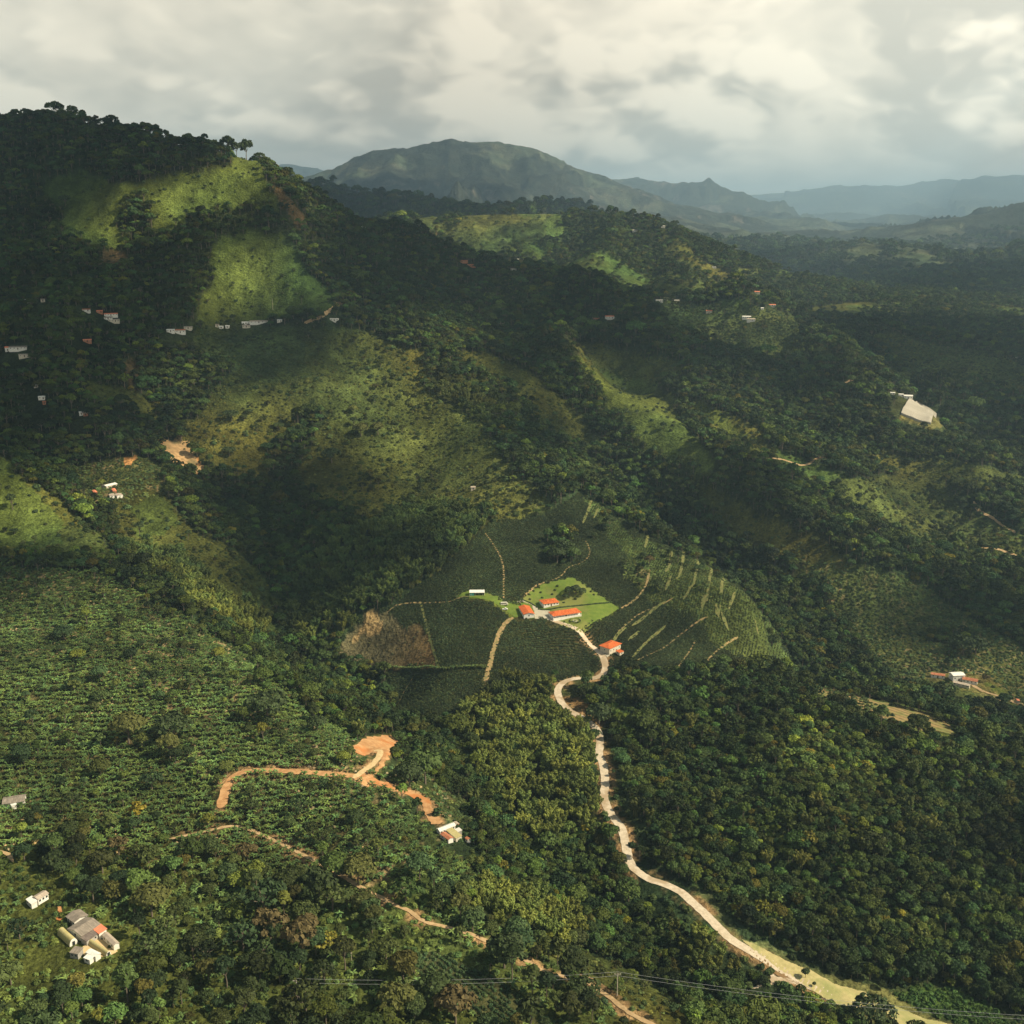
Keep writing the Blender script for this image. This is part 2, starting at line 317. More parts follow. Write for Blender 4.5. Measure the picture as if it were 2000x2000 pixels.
POLYS = [
 # class, crop, outline, nearest and farthest distance it applies to
 (BANANA, 'F', '-90,1060 150,1075 260,1110 400,1195 560,1320 700,1430 760,1500 850,1560 900,1640 900,1720 760,1680 560,1600 440,1560 300,1590 200,1620 0,1660 -90,1660', 0, 900),
 (SPARSE, 'F', '-90,1600 60,1600 200,1560 440,1540 640,1590 900,1680 1040,1760 1240,1850 1300,1960 1200,2000 -90,2000', 0, 600),
 (BANANA, 'F', '150,1560 440,1480 620,1500 800,1580 760,1680 560,1640 400,1620 200,1640', 0, 700),
 (SCRUB, 'F', '1000,1780 1150,1800 1290,1900 1330,1990 1200,1990 1150,1900', 0, 560),
 (COFFEE, 8, '560,1560 700,1540 900,1640 1150,1760 1250,1932 950,1932 780,1800 600,1700', 0, 560),
 (BAMBOO, 'F', '900,1300 1010,1290 1060,1320 1110,1400 1125,1480 1130,1560 1000,1600 930,1500 860,1440 870,1360', 0, 900),
 (BAMBOO, 8, '790,1230 950,1210 1200,1300 1400,1370 1540,1450 1400,1530 1150,1440 900,1400', 0, 620),
 (BAMBOO, 9, '60,1530 250,1500 350,1600 300,1680 100,1680', 0, 520),
 (CORNER, 9, '1240,1790 1400,1740 1500,1730 1650,1790 1850,1900 1990,1990 1560,1940 1380,1880', 0, 520),
 (FOREST, 'F', '700,1430 900,1400 900,1640 780,1530', 0, 700),
 (LOWCROP, 8, '380,560 560,500 720,640 860,780 960,900 880,960 780,880 700,790 600,700', 0, 700),
 (BROWN, 8, '1380,170 1460,200 1600,300 1590,320 1450,260', 660, 800),
 (SCRUB, 'F', '-60,870 0,865 60,910 180,1000 240,1060 150,1050 -60,1050', 780, 1020),
 (PASTURE, 4, '-60,380 60,440 190,590 330,750 340,860 180,880 -60,880', 700, 1020),
 (LOWCROP, 4, '380,440 560,420 820,400 930,560 700,640 480,640', 850, 1300),
 (SCRUB, 4, '600,640 800,560 900,600 960,700 1050,800 1180,850 1280,900 1400,1060 1500,1250 1530,1380 1300,1260 1100,1130 900,960 800,900 640,820', 780, 1300),
 (PASTURE, 4, '690,660 860,600 950,700 900,800 760,830', 780, 1300),
 (BAMBOO, 4, '620,870 820,900 1000,930 1100,1060 1250,1170 1450,1260 1500,1380 1380,1400 1200,1300 1000,1180 880,1060 760,1000', 650, 1100),
 (SOIL, 4, '860,280 980,290 1050,400 1100,470 1050,500 900,420', 800, 1500),
 (SOIL, 4, '670,410 760,400 740,450 680,450', 800, 1500),
 (SCRUB, 4, '1000,200 1250,130 1400,80 1480,200 1480,540 1350,520 1100,420 1000,330', 900, 1600),
 (SCRUB, 'F', '420,720 470,640 600,620 700,630 760,700 900,790 960,880 1050,950 1000,985 880,1000 700,985 620,950 560,900 500,880 420,860 360,800', 1000, 1600),
 (PASTURE, 'F', '1,1 2,1 2,2', 0, 1),
 (FOREST, 4, '1440,330 1600,200 1680,60 1720,200 1640,420 1540,540 1460,500', 900, 1600),
 (BAMBOO, 2, '650,1620 800,1640 1000,1780 1060,1900 900,1860 700,1720', 1100, 1700),
 (BAMBOO, 'F', '560,1080 640,1010 800,950 930,960 900,1040 860,1100 760,1120 690,1150 640,1210 570,1220 540,1160', 850, 1200),
 (SCRUB, 2, '780,1480 1000,1500 1200,1600 1400,1750 1600,1990 1420,1990 1100,1700 850,1560', 1200, 1900),
 (PASTURE, 'F', '1090,680 1150,672 1230,720 1285,785 1350,870 1330,895 1230,860 1150,770', 1200, 1900),
 (SCRUB, 'F', '1060,640 1180,650 1300,700 1230,720 1120,700', 1400, 2000),
 (SCRUB, 'F', '1280,755 1400,790 1500,870 1620,900 1760,900 1830,960 1940,1010 1940,1060 1700,1010 1640,965 1560,930 1450,870 1350,820', 1000, 1800),
 (PASTURE, 'F', '1290,760 1360,770 1420,830 1390,830', 1000, 1800), (PASTURE, 'F', '1450,830 1500,860 1600,900 1570,910 1480,880', 1000, 1800),
 (SCRUB, 'F', '1300,900 1430,970 1600,1050 1600,1100 1450,1040 1350,980', 1000, 1500),
 (LOWCROP, 'F', '1500,1050 1700,1080 1850,1180 1960,1240 1960,1400 1700,1290 1640,1240 1560,1130', 800, 1400),
 (FOREST, 6, '1380,1090 1500,1040 1680,1060 1700,1120 1560,1150', 800, 1400),
 (LOWCROP, 'F', '1640,620 1932,680 1932,740 1700,700', 1400, 1900),
 (SCRUB, 3, '1100,1750 1500,1780 1932,1880 1932,1932 1300,1932', 1100, 1700),
 (LOWCROP, 9, '740,100 900,140 1080,170 1560,330 1560,400 1400,380 1100,280 850,170', 600, 760),
 (PASTURE, 9, '1060,170 1230,205 1400,250 1540,330 1560,390 1380,370 1200,270', 600, 760),
 (SOIL, 9, '740,85 850,115 840,160 760,130', 600, 780),
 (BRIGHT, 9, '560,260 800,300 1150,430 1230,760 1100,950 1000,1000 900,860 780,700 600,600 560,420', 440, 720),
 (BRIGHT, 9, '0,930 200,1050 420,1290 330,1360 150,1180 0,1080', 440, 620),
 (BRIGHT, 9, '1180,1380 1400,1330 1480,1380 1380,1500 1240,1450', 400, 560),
 # top-left mountain
 (PASTURE, 1, '210,700 240,560 400,520 560,555 700,570 860,560 1050,520 1240,470 1260,420 1380,430 1400,470 1430,560 1440,620 1500,700 1480,760 1330,700 1200,690 1000,760 880,850 800,850 780,700 700,640 640,760 690,880 680,930 540,930 440,880 330,870 340,720', 1300, 1900),
 (PASTURE, 1, '1180,840 1500,850 1600,930 1650,1000 1790,1170 1780,1260 1300,1320 1060,1330 1120,1100 1180,950', 1200, 1900),
 (PASTURE, 1, '1560,920 1610,920 1700,1060 1790,1170 1700,1180 1640,1040', 1200, 1900),
 (BROWN, 1, '540,940 680,940 680,1030 540,1030', 1300, 1800),
 (BROWN, 1, '1450,590 1540,640 1650,790 1600,800 1540,740 1480,660', 1300, 1900),
 (BROWN, 1, '640,1540 720,1540 760,1700 680,1690', 1100, 1500),
 (SCRUB, 1, '480,1640 700,1700 820,1750 850,1850 640,1800 500,1760', 1000, 1500),
 (LOWCROP, 1, '1000,1320 1500,1340 1930,1360 1930,1620 1500,1640 1050,1500', 1100, 1600),
 (SCRUB, 2, '0,1360 300,1400 600,1480 640,1620 400,1680 0,1640', 1100, 1700),
 (SOIL, 3, '385,940 440,940 440,975 390,975', 1500, 2050), (SOIL, 3, '405,1150 455,1145 460,1180 410,1185', 1500, 2050),
 (PASTURE, 3, '300,940 480,920 440,1000 500,1080 480,1120 380,1090 300,1000', 1500, 2100),
 (LOWCROP, 3, '0,920 700,1000 760,1100 640,1240 500,1200 420,1240 250,1180 0,1080', 1400, 2100),
 # the farmed spur
 (COFFEE, 5, '980,470 1280,430 1480,300 1650,420 1800,520 1990,620 2282,750 2492,1010 2672,1260 2472,1240 1932,1290 1700,1240 1640,1260 1500,1290 1300,1340 1100,1340 960,1400 820,1540 480,1540 430,1280 200,1180 180,1100 330,950 480,900 650,780 860,600', 700, 1120),
 (BROWN, 5, '190,1190 180,1100 330,950 430,930 470,1000 560,1040 640,1010 700,1250 430,1265', 700, 960),
 (SOIL, 5, '330,950 390,950 380,1040 320,1080 240,1100 270,1050', 700, 960),
 (STRIPE, 5, '1480,310 1640,420 1700,520 1990,640 2282,760 2480,1010 2672,1260 2300,1180 2040,960 1860,900 1700,760 1760,660 1560,520', 800, 1120),
 (LOWCROP, 5, '1700,700 1800,690 1860,740 1820,820 1720,740', 700, 1100),
 (FOREST, 5, '1290,520 1400,520 1450,620 1450,690 1370,700 1280,640', 850, 1100),
 (SOIL, 'F', '1500,5 1501,5 1501,6', 0, 1),
 (KEEP, 'F', '660,1410 690,1388 750,1385 752,1410 735,1440 712,1462 740,1480 650,1475 690,1450 695,1430 665,1425', 560, 700),
 (LAWN, 'H', '1290,45 1350,90 1500,190 1780,370 1700,430 1560,510 1430,600 1390,660 1250,610 1100,480 1040,480 830,480 740,470 660,470 560,380 480,330 350,290 60,270 100,210 200,180 350,180 480,240 560,285 700,285 800,210 900,130 1060,90', 700, 1000),
 (KEEP, 'H', '1060,480 1040,390 900,350 700,300 700,470 1000,500', 700, 1000),
 (KEEP, 6, '1400,1270 1520,1280 1740,1300 1870,1430 1700,1400 1400,1320', 700, 1000),
 (PASTURE, 6, '1720,1340 1760,1345 1860,1400 1850,1430 1720,1370', 700, 1000),
 (KEEP, 3, '1260,1550 1340,1470 1470,1560 1500,1610 1440,1620 1260,1570', 1300, 1700),
 (KEEP, 9, '150,1180 260,1240 420,1480 560,1500 800,1640 1200,1750 1400,1880 1700,1990 1200,1990 1000,1850 800,1780 560,1680 440,1740 600,1690 540,1560 300,1440 230,1350', 380, 620),
 # middle ridge
 (SCRUB, 2, '1300,1300 1301,1300 1301,1301', 0, 1),
 (PASTURE, 2, '1100,730 1330,745 1420,800 1300,960 1240,1000 1150,950 1180,850', 2300, 3600),
 (SCRUB, 3, '0,760 200,800 420,880 500,950 300,960 0,900', 2300, 3700),
 (SCRUB, 2, '560,740 900,740 1180,760 1300,750 1250,860 1000,960 800,900 640,830', 2300, 3600),
 (SCRUB, 3, '0,570 170,640 160,690 300,760 500,760 780,790 700,810 480,800 380,860 200,790 0,720', 2300, 3700),
 (PASTURE, 3, '370,760 500,760 700,765 770,790 640,810 520,800', 2300, 3700),
 (PASTURE, 2, '1110,990 1220,980 1410,1030 1400,1060 1200,1040', 2200, 3300),
 (LOWCROP, 2, '1000,800 1290,760 1250,850 1000,990 900,950', 2300, 3600),
]
LIT = [
 ('F', '-200,1300 0,1200 110,1140 250,1040 190,940 170,900 330,890 480,1100 560,1250 640,1180 720,1140 860,1090 880,1000 1000,930 1120,930 1300,1050 1450,1200 1500,1150 1480,1060 1700,1130 1932,1260 2100,1300 2100,2000 -200,2000', 0, 1400),
 ('F', '400,760 500,735 545,800 520,880 420,870 380,820', 900, 1700),
 ('F', '600,770 650,740 770,715 860,740 960,850 1050,950 920,985 840,945 720,905 640,850', 900, 1700),
 ('F', '1050,645 1230,690 1365,875 1310,920 1200,865 1080,760', 1100, 1900),
 ('F', '1255,735 1400,770 1620,855 1800,865 2000,935 2000,1120 1820,1090 1640,1005 1480,935 1320,855', 1000, 1800),
 ('F', '-50,860 60,900 180,1000 100,1020 -50,960', 750, 1020),
 ('F', '110,390 200,360 330,370 400,340 520,320 525,370 420,400 330,410 240,450 235,490 120,460', 1300, 1900), ('F', '1660,720 1800,720 1820,830 1660,830', 1300, 1800), ('F', '700,640 800,640 900,720 760,720', 1200, 1800),
 ('F', '1310,560 1510,570 1510,640 1480,690 1320,620', 1300, 2100),
 ('F', '560,480 620,540 600,560 540,470', 1200, 1900),
 ('F', '600,380 1000,385 1260,395 1400,440 1500,500 1420,530 1250,500 1130,540 1000,525 800,475 640,410', 2350, 3600), ('F', '1150,415 1230,410 1330,450 1540,510 1500,550 1350,560 1180,520', 2300, 3700), ('F', '1450,470 1850,460 1900,520 1500,530', 6000, 11000), ('F', '560,330 1000,380 1080,400 700,400', 3700, 7500),
]
def inpoly(X, Y, pts):
    xs = [p[0] for p in pts]; ys_ = [p[1] for p in pts]
    box = (X > min(xs)) & (X < max(xs)) & (Y > min(ys_)) & (Y < max(ys_))
    r = np.zeros(X.shape, bool)
    if not box.any(): return r
    x = X[box]; y = Y[box]; c = np.zeros(x.shape, bool); n = len(pts); j = n - 1
    for i in range(n):
        xi, yi = pts[i]; xj, yj = pts[j]
        if yi != yj:
            c ^= ((yi > y) != (yj > y)) & (x < (xj - xi) * (y - yi) / (yj - yi) + xi)
        j = i
    r[box] = c; return r
PX, PY = proj(GX, GY, GZ)
ws_ = np.maximum(1, GY / 900.)
wx = (fbm(UC[None] * 1.0 * 40 + 0 * GY, LY[:, None] * 40 + 0 * GX, 4, 50) - .5) * 44; wy = (fbm(UC[None] * 40 + 0 * GY, LY[:, None] * 40 + 0 * GX, 4, 60) - .5) * 26
CLS = np.zeros((NR, NC), np.int8)
STRIP_EDGE = {COFFEE, LAWN, KEEP}
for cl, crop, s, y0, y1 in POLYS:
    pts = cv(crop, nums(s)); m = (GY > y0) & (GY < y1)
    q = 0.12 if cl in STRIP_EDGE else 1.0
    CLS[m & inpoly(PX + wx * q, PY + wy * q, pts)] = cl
FARM = GY > 2600
rowsel = (fbm(GX / 420, GY / 420, 5, 91) - .5) + (fbm(GX / 1500, GY / 1500, 3, 95) - .5) * .6
CLS[FARM & (CLS == 0) & (rowsel > .09)] = SCRUB
CLS[FARM & (CLS < 7) & (rowsel > .17)] = PASTURE
CLS[FARM & (rowsel < -.26) & (fbm(GX / 90, GY / 90, 3, 97) > .52)] = BROWN

# ground colours (albedo) per land cover
GC = {FOREST: (.030, .042, .018), PASTURE: (.066, .096, .026), COFFEE: (.036, .044, .022), BANANA: (.042, .052, .018), BAMBOO: (.035, .045, .018),
      SOIL: (.42, .24, .11), SCRUB: (.074, .086, .025), LAWN: (.105, .155, .034), LOWCROP: (.065, .085, .028), KEEP: (.095, .095, .038), BROWN: (.115, .085, .045),
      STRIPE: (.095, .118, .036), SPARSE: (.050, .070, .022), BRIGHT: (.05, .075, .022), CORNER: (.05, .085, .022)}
tab = np.array([GC[i] for i in range(15)])
col_ = tab[CLS]
vn = fbm(GX / 35, GY / 35, 4, 120)[..., None]; vn2 = fbm(GX / 9, GY / 9, 3, 130)[..., None]; vn3 = fbm(GX / 160, GY / 160, 3, 140)[..., None]
col_ = col_ * (0.55 + 0.9 * vn) * (0.65 + .7 * vn2)
dry = np.array([1.25, 1.02, .75]); wet = np.array([.85, 1.02, 1.0])
col_ = col_ * (wet + (dry - wet) * np.clip((vn3 - .25) * 2, 0, 1))
tan = ((CLS == BANANA) | (CLS == LOWCROP)) & (GY < 1200)
tk = .8 * sstep(fbm(GX / 5, GY / 4, 3, 400), .55, .74) * (.35 + .65 * sstep(fbm(GX / 60, GY / 60, 3, 401), .4, .6))
COLR0 = np.array([.33, .235, .12])
col_ = np.where(tan[..., None], col_ * (1 - tk[..., None]) + COLR0 * tk[..., None], col_)
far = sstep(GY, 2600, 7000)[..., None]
lum = col_.mean(-1, keepdims=True); col_ = (col_ * (1 - .60 * far) + lum * .60 * far) * (1 - .10 * far)  # haze painted into the cover: greyer and slightly darker with distance
# rows of young trees on the middle ridge
rowm = (CLS == LOWCROP) & (GY > 2300) & (GY < 3700)
rr = np.sin(GZ * 2 * math.pi / 9.0)
col_[rowm] *= (0.75 + .35 * rr[rowm])[:, None]
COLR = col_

def material(name, base=(.5, .5, .5), rough=.85, spec=.2, build=None):
    m = bpy.data.materials.new(name); m.use_nodes = True; t = NT(m.node_tree)
    b = t.n['Principled BSDF']; b.inputs['Roughness'].default_value = rough; b.inputs['Specular IOR Level'].default_value = spec
    b.inputs['Base Color'].default_value = (*base, 1)
    if build: build(t, b)
    return m
def b_ground(t, b):
    a = t.new('ShaderNodeVertexColor', layer_name='cover')
    g = t.new('ShaderNodeNewGeometry').outputs['Position']
    n = t.noise(g, .45, 6, .65); n2 = t.noise(g, .06, 5, .6); n4 = t.noise(g, .009, 6, .68)
    f = t.math('MULTIPLY', t.ramp(n, .3, .7, .55, 1.45), t.math('MULTIPLY', t.ramp(n2, .3, .7, .75, 1.25), t.ramp(n4, .34, .66, .62, 1.38)))
    k = t.new('ShaderNodeCombineColor', {0: f, 1: f, 2: f}).outputs[0]
    t.l.new(t.mix(1.0, a.outputs[0], k, 'MULTIPLY'), b.inputs['Base Color'])
    bp = t.new('ShaderNodeBump', {'Strength': .9, 'Distance': 2.2, 'Height': t.math('ADD', t.math('ADD', n, t.math('MULTIPLY', n2, 3)), t.math('MULTIPLY', n4, 14))})
    t.l.new(bp.outputs[0], b.inputs['Normal'])
M = {}
M['ground'] = material('ground', rough=.95, spec=.05, build=b_ground)

def mesh_np(name, V, faces, mats=None, midx=None, smooth=True):
    me = bpy.data.meshes.new(name); V = np.asarray(V, np.float32); faces = np.asarray(faces, np.int32)
    me.vertices.add(len(V)); me.vertices.foreach_set('co', V.ravel())
    k = faces.shape[1]
    me.loops.add(faces.size); me.loops.foreach_set('vertex_index', faces.ravel())
    me.polygons.add(len(faces)); me.polygons.foreach_set('loop_start', np.arange(0, faces.size, k, dtype=np.int32))
    try: me.polygons.foreach_set('loop_total', np.full(len(faces), k, np.int32))
    except Exception: pass
    if midx is not None: me.polygons.foreach_set('material_index', np.asarray(midx, np.int32))
    me.polygons.foreach_set('use_smooth', np.full(len(faces), smooth))
    for m in mats or []: me.materials.append(m)
    me.update(calc_edges=True); me.validate(); return me
def link(name, me, parent=None, **props):
    o = bpy.data.objects.new(name, me); C.objects.link(o)
    if parent: o.parent = parent
    for k, v in props.items():
        if v is not None: o[k] = v
    return o
def structure(name, me, label=None): return link(name, me, kind='structure', label=label)

# road beds pressed into the terrain before the sheet is made are added in ROADS below
# ------------------------------------------------------------------ roads, paths and bare ground (outlines on the ground)
def resample(P, step):
    P = [np.array(p, float) for p in P]; out = []
    n = len(P)
    for i in range(n - 1):                              # Catmull-Rom
        p0 = P[max(i - 1, 0)]; p1 = P[i]; p2 = P[i + 1]; p3 = P[min(i + 2, n - 1)]
        k = max(2, int(np.linalg.norm(p2 - p1) / step))
        for j in range(k):
            t = j / k
            out.append(.5 * ((2 * p1) + (-p0 + p2) * t + (2 * p0 - 5 * p1 + 4 * p2 - p3) * t * t + (-p0 + 3 * p1 - 3 * p2 + p3) * t ** 3))
    out.append(P[-1]); return np.array(out)
ROADS = [
 # name, label, material, half width (m), crop, pixels, y limits
 ('road', 'pale concrete farm road winding down from the red roofed farm to the valley', 'concrete', 2.6, 'P',
  '1042,1196 1072,1213 1100,1232 1130,1250 1160,1266 1174,1283 1182,1304 1177,1318 1160,1325 1130,1327 1105,1332 1091,1343 1090,1356 1098,1374 1116,1391 1140,1404 1166,1425 1172,1450 1170,1475 1178,1495 1182,1530 1180,1555 1186,1578 1200,1600 1214,1618 1222,1650 1228,1680 1240,1700 1268,1718 1300,1727 1330,1743 1352,1764 1376,1785 1405,1812 1432,1838 1470,1862 1500,1880 1540,1902 1580,1922 1640,1955'),
 ('dirt_road', 'orange earth track from the clearing to the tin roofed farm', 'earth', 2.6, 'P',
  '845,1605 838,1590 828,1572 800,1552 765,1535 730,1525 700,1515 665,1512 620,1510 560,1507 500,1505 470,1510 455,1518 445,1535 436,1560 430,1580'),
 ('dirt_track', 'pale earth spur of the track turning up to the red clearing', 'track', 1.9, 'P',
  '690,1520 710,1505 728,1492 740,1480 742,1472 730,1468'),
 ('dirt_path', 'tan earth path crossing the banana slope below the track', 'pathsoil', 1.1, 'P',
  '330,1640 400,1625 450,1615 490,1622 540,1645 570,1660 600,1675 640,1695 700,1730 760,1762 800,1780 830,1800 880,1812 930,1830 1000,1862 1060,1895 1100,1910 1140,1922 1190,1950 1230,1975 1290,2010'),
]
FIELDPATHS = [
 ('field_path', 'tan path rising straight between the dark coffee plots above the farm', .8, 5, '960,530 1010,600 1050,680 1060,760 1058,880'),
 ('field_path', 'wide tan path down the middle of the coffee plots below the lawn', 2.0, 5, '1110,985 1060,1030 1030,1080 1015,1130 1000,1180 985,1240 970,1290 960,1340 950,1390'),
 ('field_path', 'pale green strip between the brown plot and the dark coffee plot', .9, 5, '610,900 640,1010 665,1110 700,1225 712,1255'),
 ('field_path', 'narrow tan path winding past the clump of trees in the plots', .7, 5, '1500,570 1520,610 1520,650 1480,690 1430,705 1400,720 1380,750 1330,780 1240,810 1170,870'),
 ('field_path', 'tan path climbing on the right of the plots beside a bush', 1.0, 5, '1845,725 1835,780 1815,830 1780,875 1730,915 1690,935'),
 ('field_path', 'curved tan strip across the upper right plots', .8, 6, '230,980 170,1010 100,1060 40,1110 -80,1180 -160,1220'),
 ('field_path', 'curved tan strip across the lower right plots', .8, 6, '390,1090 310,1140 240,1200 170,1290'),
 ('field_path', 'short tan strip at the edge of the right plots', .7, 6, '160,1110 120,1180 50,1270'),
 ('field_path', 'tan strip from the pale grass to the large red roof', .7, 6, '40,880 -10,910 -130,960 -200,1010 -260,1070'),
 ('field_path', 'thin tan path along the upper edge of the brown plot', .7, 5, '430,960 480,920 560,905 640,905 740,900 820,880 880,870'),
 ('field_path', 'faint path in the lowest dark plot', .6, 5, '580,1290 550,1340 520,1390 490,1450'),
 ('dirt_path', 'short earth track below the small shed roofs at the left', 1.2, 7, '0,1000 40,1020 70,1060'),
 ('dirt_path', 'orange drive below the long white sheds on the right', 1.6, 6, '1640,1340 1700,1375 1780,1405 1880,1440 2000,1475'),
 ('dirt_path', 'earth path under the pasture on the far left ridge', 2.0, 1, '1640,1330 1720,1300 1790,1255 1830,1225 1860,1210'),
 ('dirt_path', 'earth path through the pasture of the right hand slopes', 1.6, 6, '540,130 640,135 780,150 1040,150 1120,160'),
 ('dirt_path', 'tan path down the nose of the right hand spur', 1.6, 6, '1660,360 1690,410 1780,460 1860,510 1880,530'),
 ('dirt_path', 'earth path in the far right gully', 1.6, 6, '1690,610 1780,615 1860,640 1932,670'),
 ('dirt_path', 'earth path in the trees left of the white shed', 1.8, 3, '920,1405 980,1370 1060,1345 1090,1310'),
]
STRIPS = [  # light strips between the rows on the right of the farmed spur
 (6, '50,560 30,640 0,740'), (6, '122,590 90,690 60,780'), (6, '195,640 165,740 130,830 95,890'), (6, '268,690 235,790 205,870 195,940'),
 (6, '330,750 300,840 270,915'), (6, '375,850 340,945'), (6, '32,760 0,840'), (6, '215,880 195,945'), (5, '1535,350 1510,420 1485,480'), (5, '1570,400 1545,450'),
 (5, '1840,540 1820,610'), (6, '300,960 340,1060'), (6, '480,1000 500,1080'), (5, '1720,1040 1660,1100 1620,1160'), (5, '1790,1060 1730,1110'), (5, '1932,900 1860,950 1750,1030'), (5, '1932,1030 1850,1100 1790,1160 1740,1220')]
def drape_line(crop, s, step, near=300):
    pts = [hit(*p, near)[:2] for p in cv(crop, nums(s) if isinstance(s, str) else s)]
    return resample(pts, step)
def road_pts(px):
    # the line of sight can skim a gully: keep the fixed distances close to their neighbours
    P = [hit(a, b) for a, b in px]
    return P
LINE_XY = {}
press = []           # (polyline xyz, half width) beds levelled across
for nm, lab, mt, hw, crop, s in ROADS:
    P = resample([hit(*p)[:2] for p in cv(crop, nums(s))], 2.0)
    z = hgt(P[:, 0], P[:, 1]); k = 9
    zp = np.pad(z, k, mode='edge'); z = np.convolve(zp, np.ones(2 * k + 1) / (2 * k + 1), 'valid')
    LINE_XY[(nm, lab)] = (P, z, hw, mt); press.append((P, z, hw))
def press_bed(P, z, hw, soft):
    x0, x1 = P[:, 0].min() - hw - soft, P[:, 0].max() + hw + soft; y0, y1 = P[:, 1].min() - hw - soft, P[:, 1].max() + hw + soft
    m = (GX > x0) & (GX < x1) & (GY > y0) & (GY < y1)
    idx = np.argwhere(m)
    if not len(idx): return
    gx = GX[m]; gy = GY[m]; best = np.full(gx.shape, 1e9); zb = np.zeros(gx.shape)
    for i in range(len(P)):
        d = (gx - P[i, 0]) ** 2 + (gy - P[i, 1]) ** 2
        mm = d < best; best[mm] = d[mm]; zb[mm] = z[i]
    d = np.sqrt(best); wgt = 1 - sstep(d, hw + .5, hw + soft)
    GZ[m] = GZ[m] * (1 - wgt) + zb * wgt
    k = 1 - sstep(d, hw + 1.0, hw + 4.5); k = k * sstep(fbm(gx / 9, gy / 9, 3, 301), .38, .6)
    COLR[m] = COLR[m] * (1 - k[:, None]) + np.array([.30, .19, .09]) * k[:, None]
for P, z, hw in press: press_bed(P, z, hw + 1.2, 7)

# buildings stand on levelled pads: (centre pixel, ground radius)
PADS = [((1100,1203),22),((1070,1178),13),((1028,1198),15),((1192,1272),14),((932,1160),12),((160,1830),26),((72,1752),9),((870,1630),20),((1880,1340),26),((212,962),16),((1790,815),0)]
for (px, py), rad in PADS:
    if not rad: continue
    x, y, z = hit(px, py)
    m = (abs(GX - x) < rad * 2.2) & (abs(GY - y) < rad * 2.2)
    d = np.hypot(GX[m] - x, GY[m] - y); k = .75 * (1 - sstep(d, rad * .8, rad * 2.0))
    GZ[m] = GZ[m] * (1 - k) + z * k

# ------------------------------------------------------------------ the ground sheet
idx = np.arange(NR * NC).reshape(NR, NC)
faces = np.stack([idx[:-1, :-1].ravel(), idx[:-1, 1:].ravel(), idx[1:, 1:].ravel(), idx[1:, :-1].ravel()], 1)
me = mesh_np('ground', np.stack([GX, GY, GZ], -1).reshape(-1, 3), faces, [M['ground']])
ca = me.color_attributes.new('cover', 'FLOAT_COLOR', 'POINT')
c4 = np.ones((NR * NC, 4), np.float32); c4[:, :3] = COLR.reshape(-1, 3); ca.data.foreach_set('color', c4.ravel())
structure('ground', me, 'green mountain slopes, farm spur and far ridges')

# ------------------------------------------------------------------ cloud puffs added out of view, shaped to shade all but the sunlit areas
litmap = np.zeros((NR, NC), bool)
for crop, s, y0, y1 in LIT:
    litmap |= (GY > y0) & (GY < y1) & inpoly(PX, PY, cv(crop, nums(s)))
def b_cloud(t, b):
    b.inputs['Roughness'].default_value = 1
    tr = t.new('ShaderNodeBsdfTranslucent', {0: (.9, .92, .95, 1)})
    df = t.new('ShaderNodeBsdfDiffuse', {0: (.92, .92, .92, 1)})
    mx = t.new('ShaderNodeMixShader', {0: .5, 1: df, 2: tr})
    t.l.new(mx.outputs[0], t.n['Material Output'].inputs['Surface'])
M['cloud'] = material('cloud', (.9, .9, .9), 1, 0, b_cloud)
import bmesh
bm = bmesh.new(); bmesh.ops.create_icosphere(bm, subdivisions=2, radius=1)
ico = np.array([v.co[:] for v in bm.verts]); icf = np.array([[v.index for v in f.verts] for f in bm.faces]); bm.free()
bm = bmesh.new(); bmesh.ops.create_icosphere(bm, subdivisions=1, radius=1)
ico1 = np.array([v.co[:] for v in bm.verts]); icf1 = np.array([[v.index for v in f.verts] for f in bm.faces]); bm.free()
V = []; Fc = []; nv = 0
ALT = 1650.0
sp0 = 95
for y in np.concatenate([np.arange(420, 4700, sp0), np.arange(4700, 17500, 560)]):
    for x in np.arange(-.62 * y - 350, .62 * y + 350, sp0 if y < 4700 else 560):
        gx = x + rng.uniform(-40, 40); gy = y + rng.uniform(-40, 40)
        if abs(gx) > .8 * gy: continue
        gz = float(hgt(gx, gy)); r, c = rowcol(gx, gy)
        rad = rng.uniform(62, 105)
        # clear of the sunlit areas by most of the puff's own radius
        ok = True
        for a in range(0, 360, 45):
            rr = rad * .62; qx, qy = gx + rr * math.cos(R(a)), gy + rr * math.sin(R(a))
            r2, c2 = rowcol(qx, qy)
            if litmap[int(r2), int(c2)]: ok = False; break
        if not ok or litmap[int(r), int(c)]: continue
        if gy > 2600 and fbm(np.array([gx / (1100. if gy < 4700 else 2600.)]), np.array([gy / (1100. if gy < 4700 else 2600.)]), 3, 5)[0] < (.54 if gy < 4700 else .70): continue
        ALT = 1650.0 if gy < 4700 else 4200.0
        if gy >= 4700: rad *= 5.2
        k = (ALT - gz) / S.z
        cx_, cy_, cz_ = gx + S.x * k, gy + S.y * k, ALT + rng.uniform(0, 60)
        v = ico * np.array([rad, rad, rad * rng.uniform(.35, .7)]) * (1 + .18 * rng.standard_normal((len(ico), 1)))
        v[:, 2] = np.where(v[:, 2] < 0, v[:, 2] * .35, v[:, 2])
        V.append(v + [cx_, cy_, cz_]); Fc.append(icf + nv); nv += len(v)
me = mesh_np('shade_clouds', np.concatenate(V), np.concatenate(Fc), [M['cloud']])
link('shade_clouds', me, kind='stuff', label='unseen cloud puffs added to shade the slopes', category='shade_clouds')
print('cloud puffs', len(V))
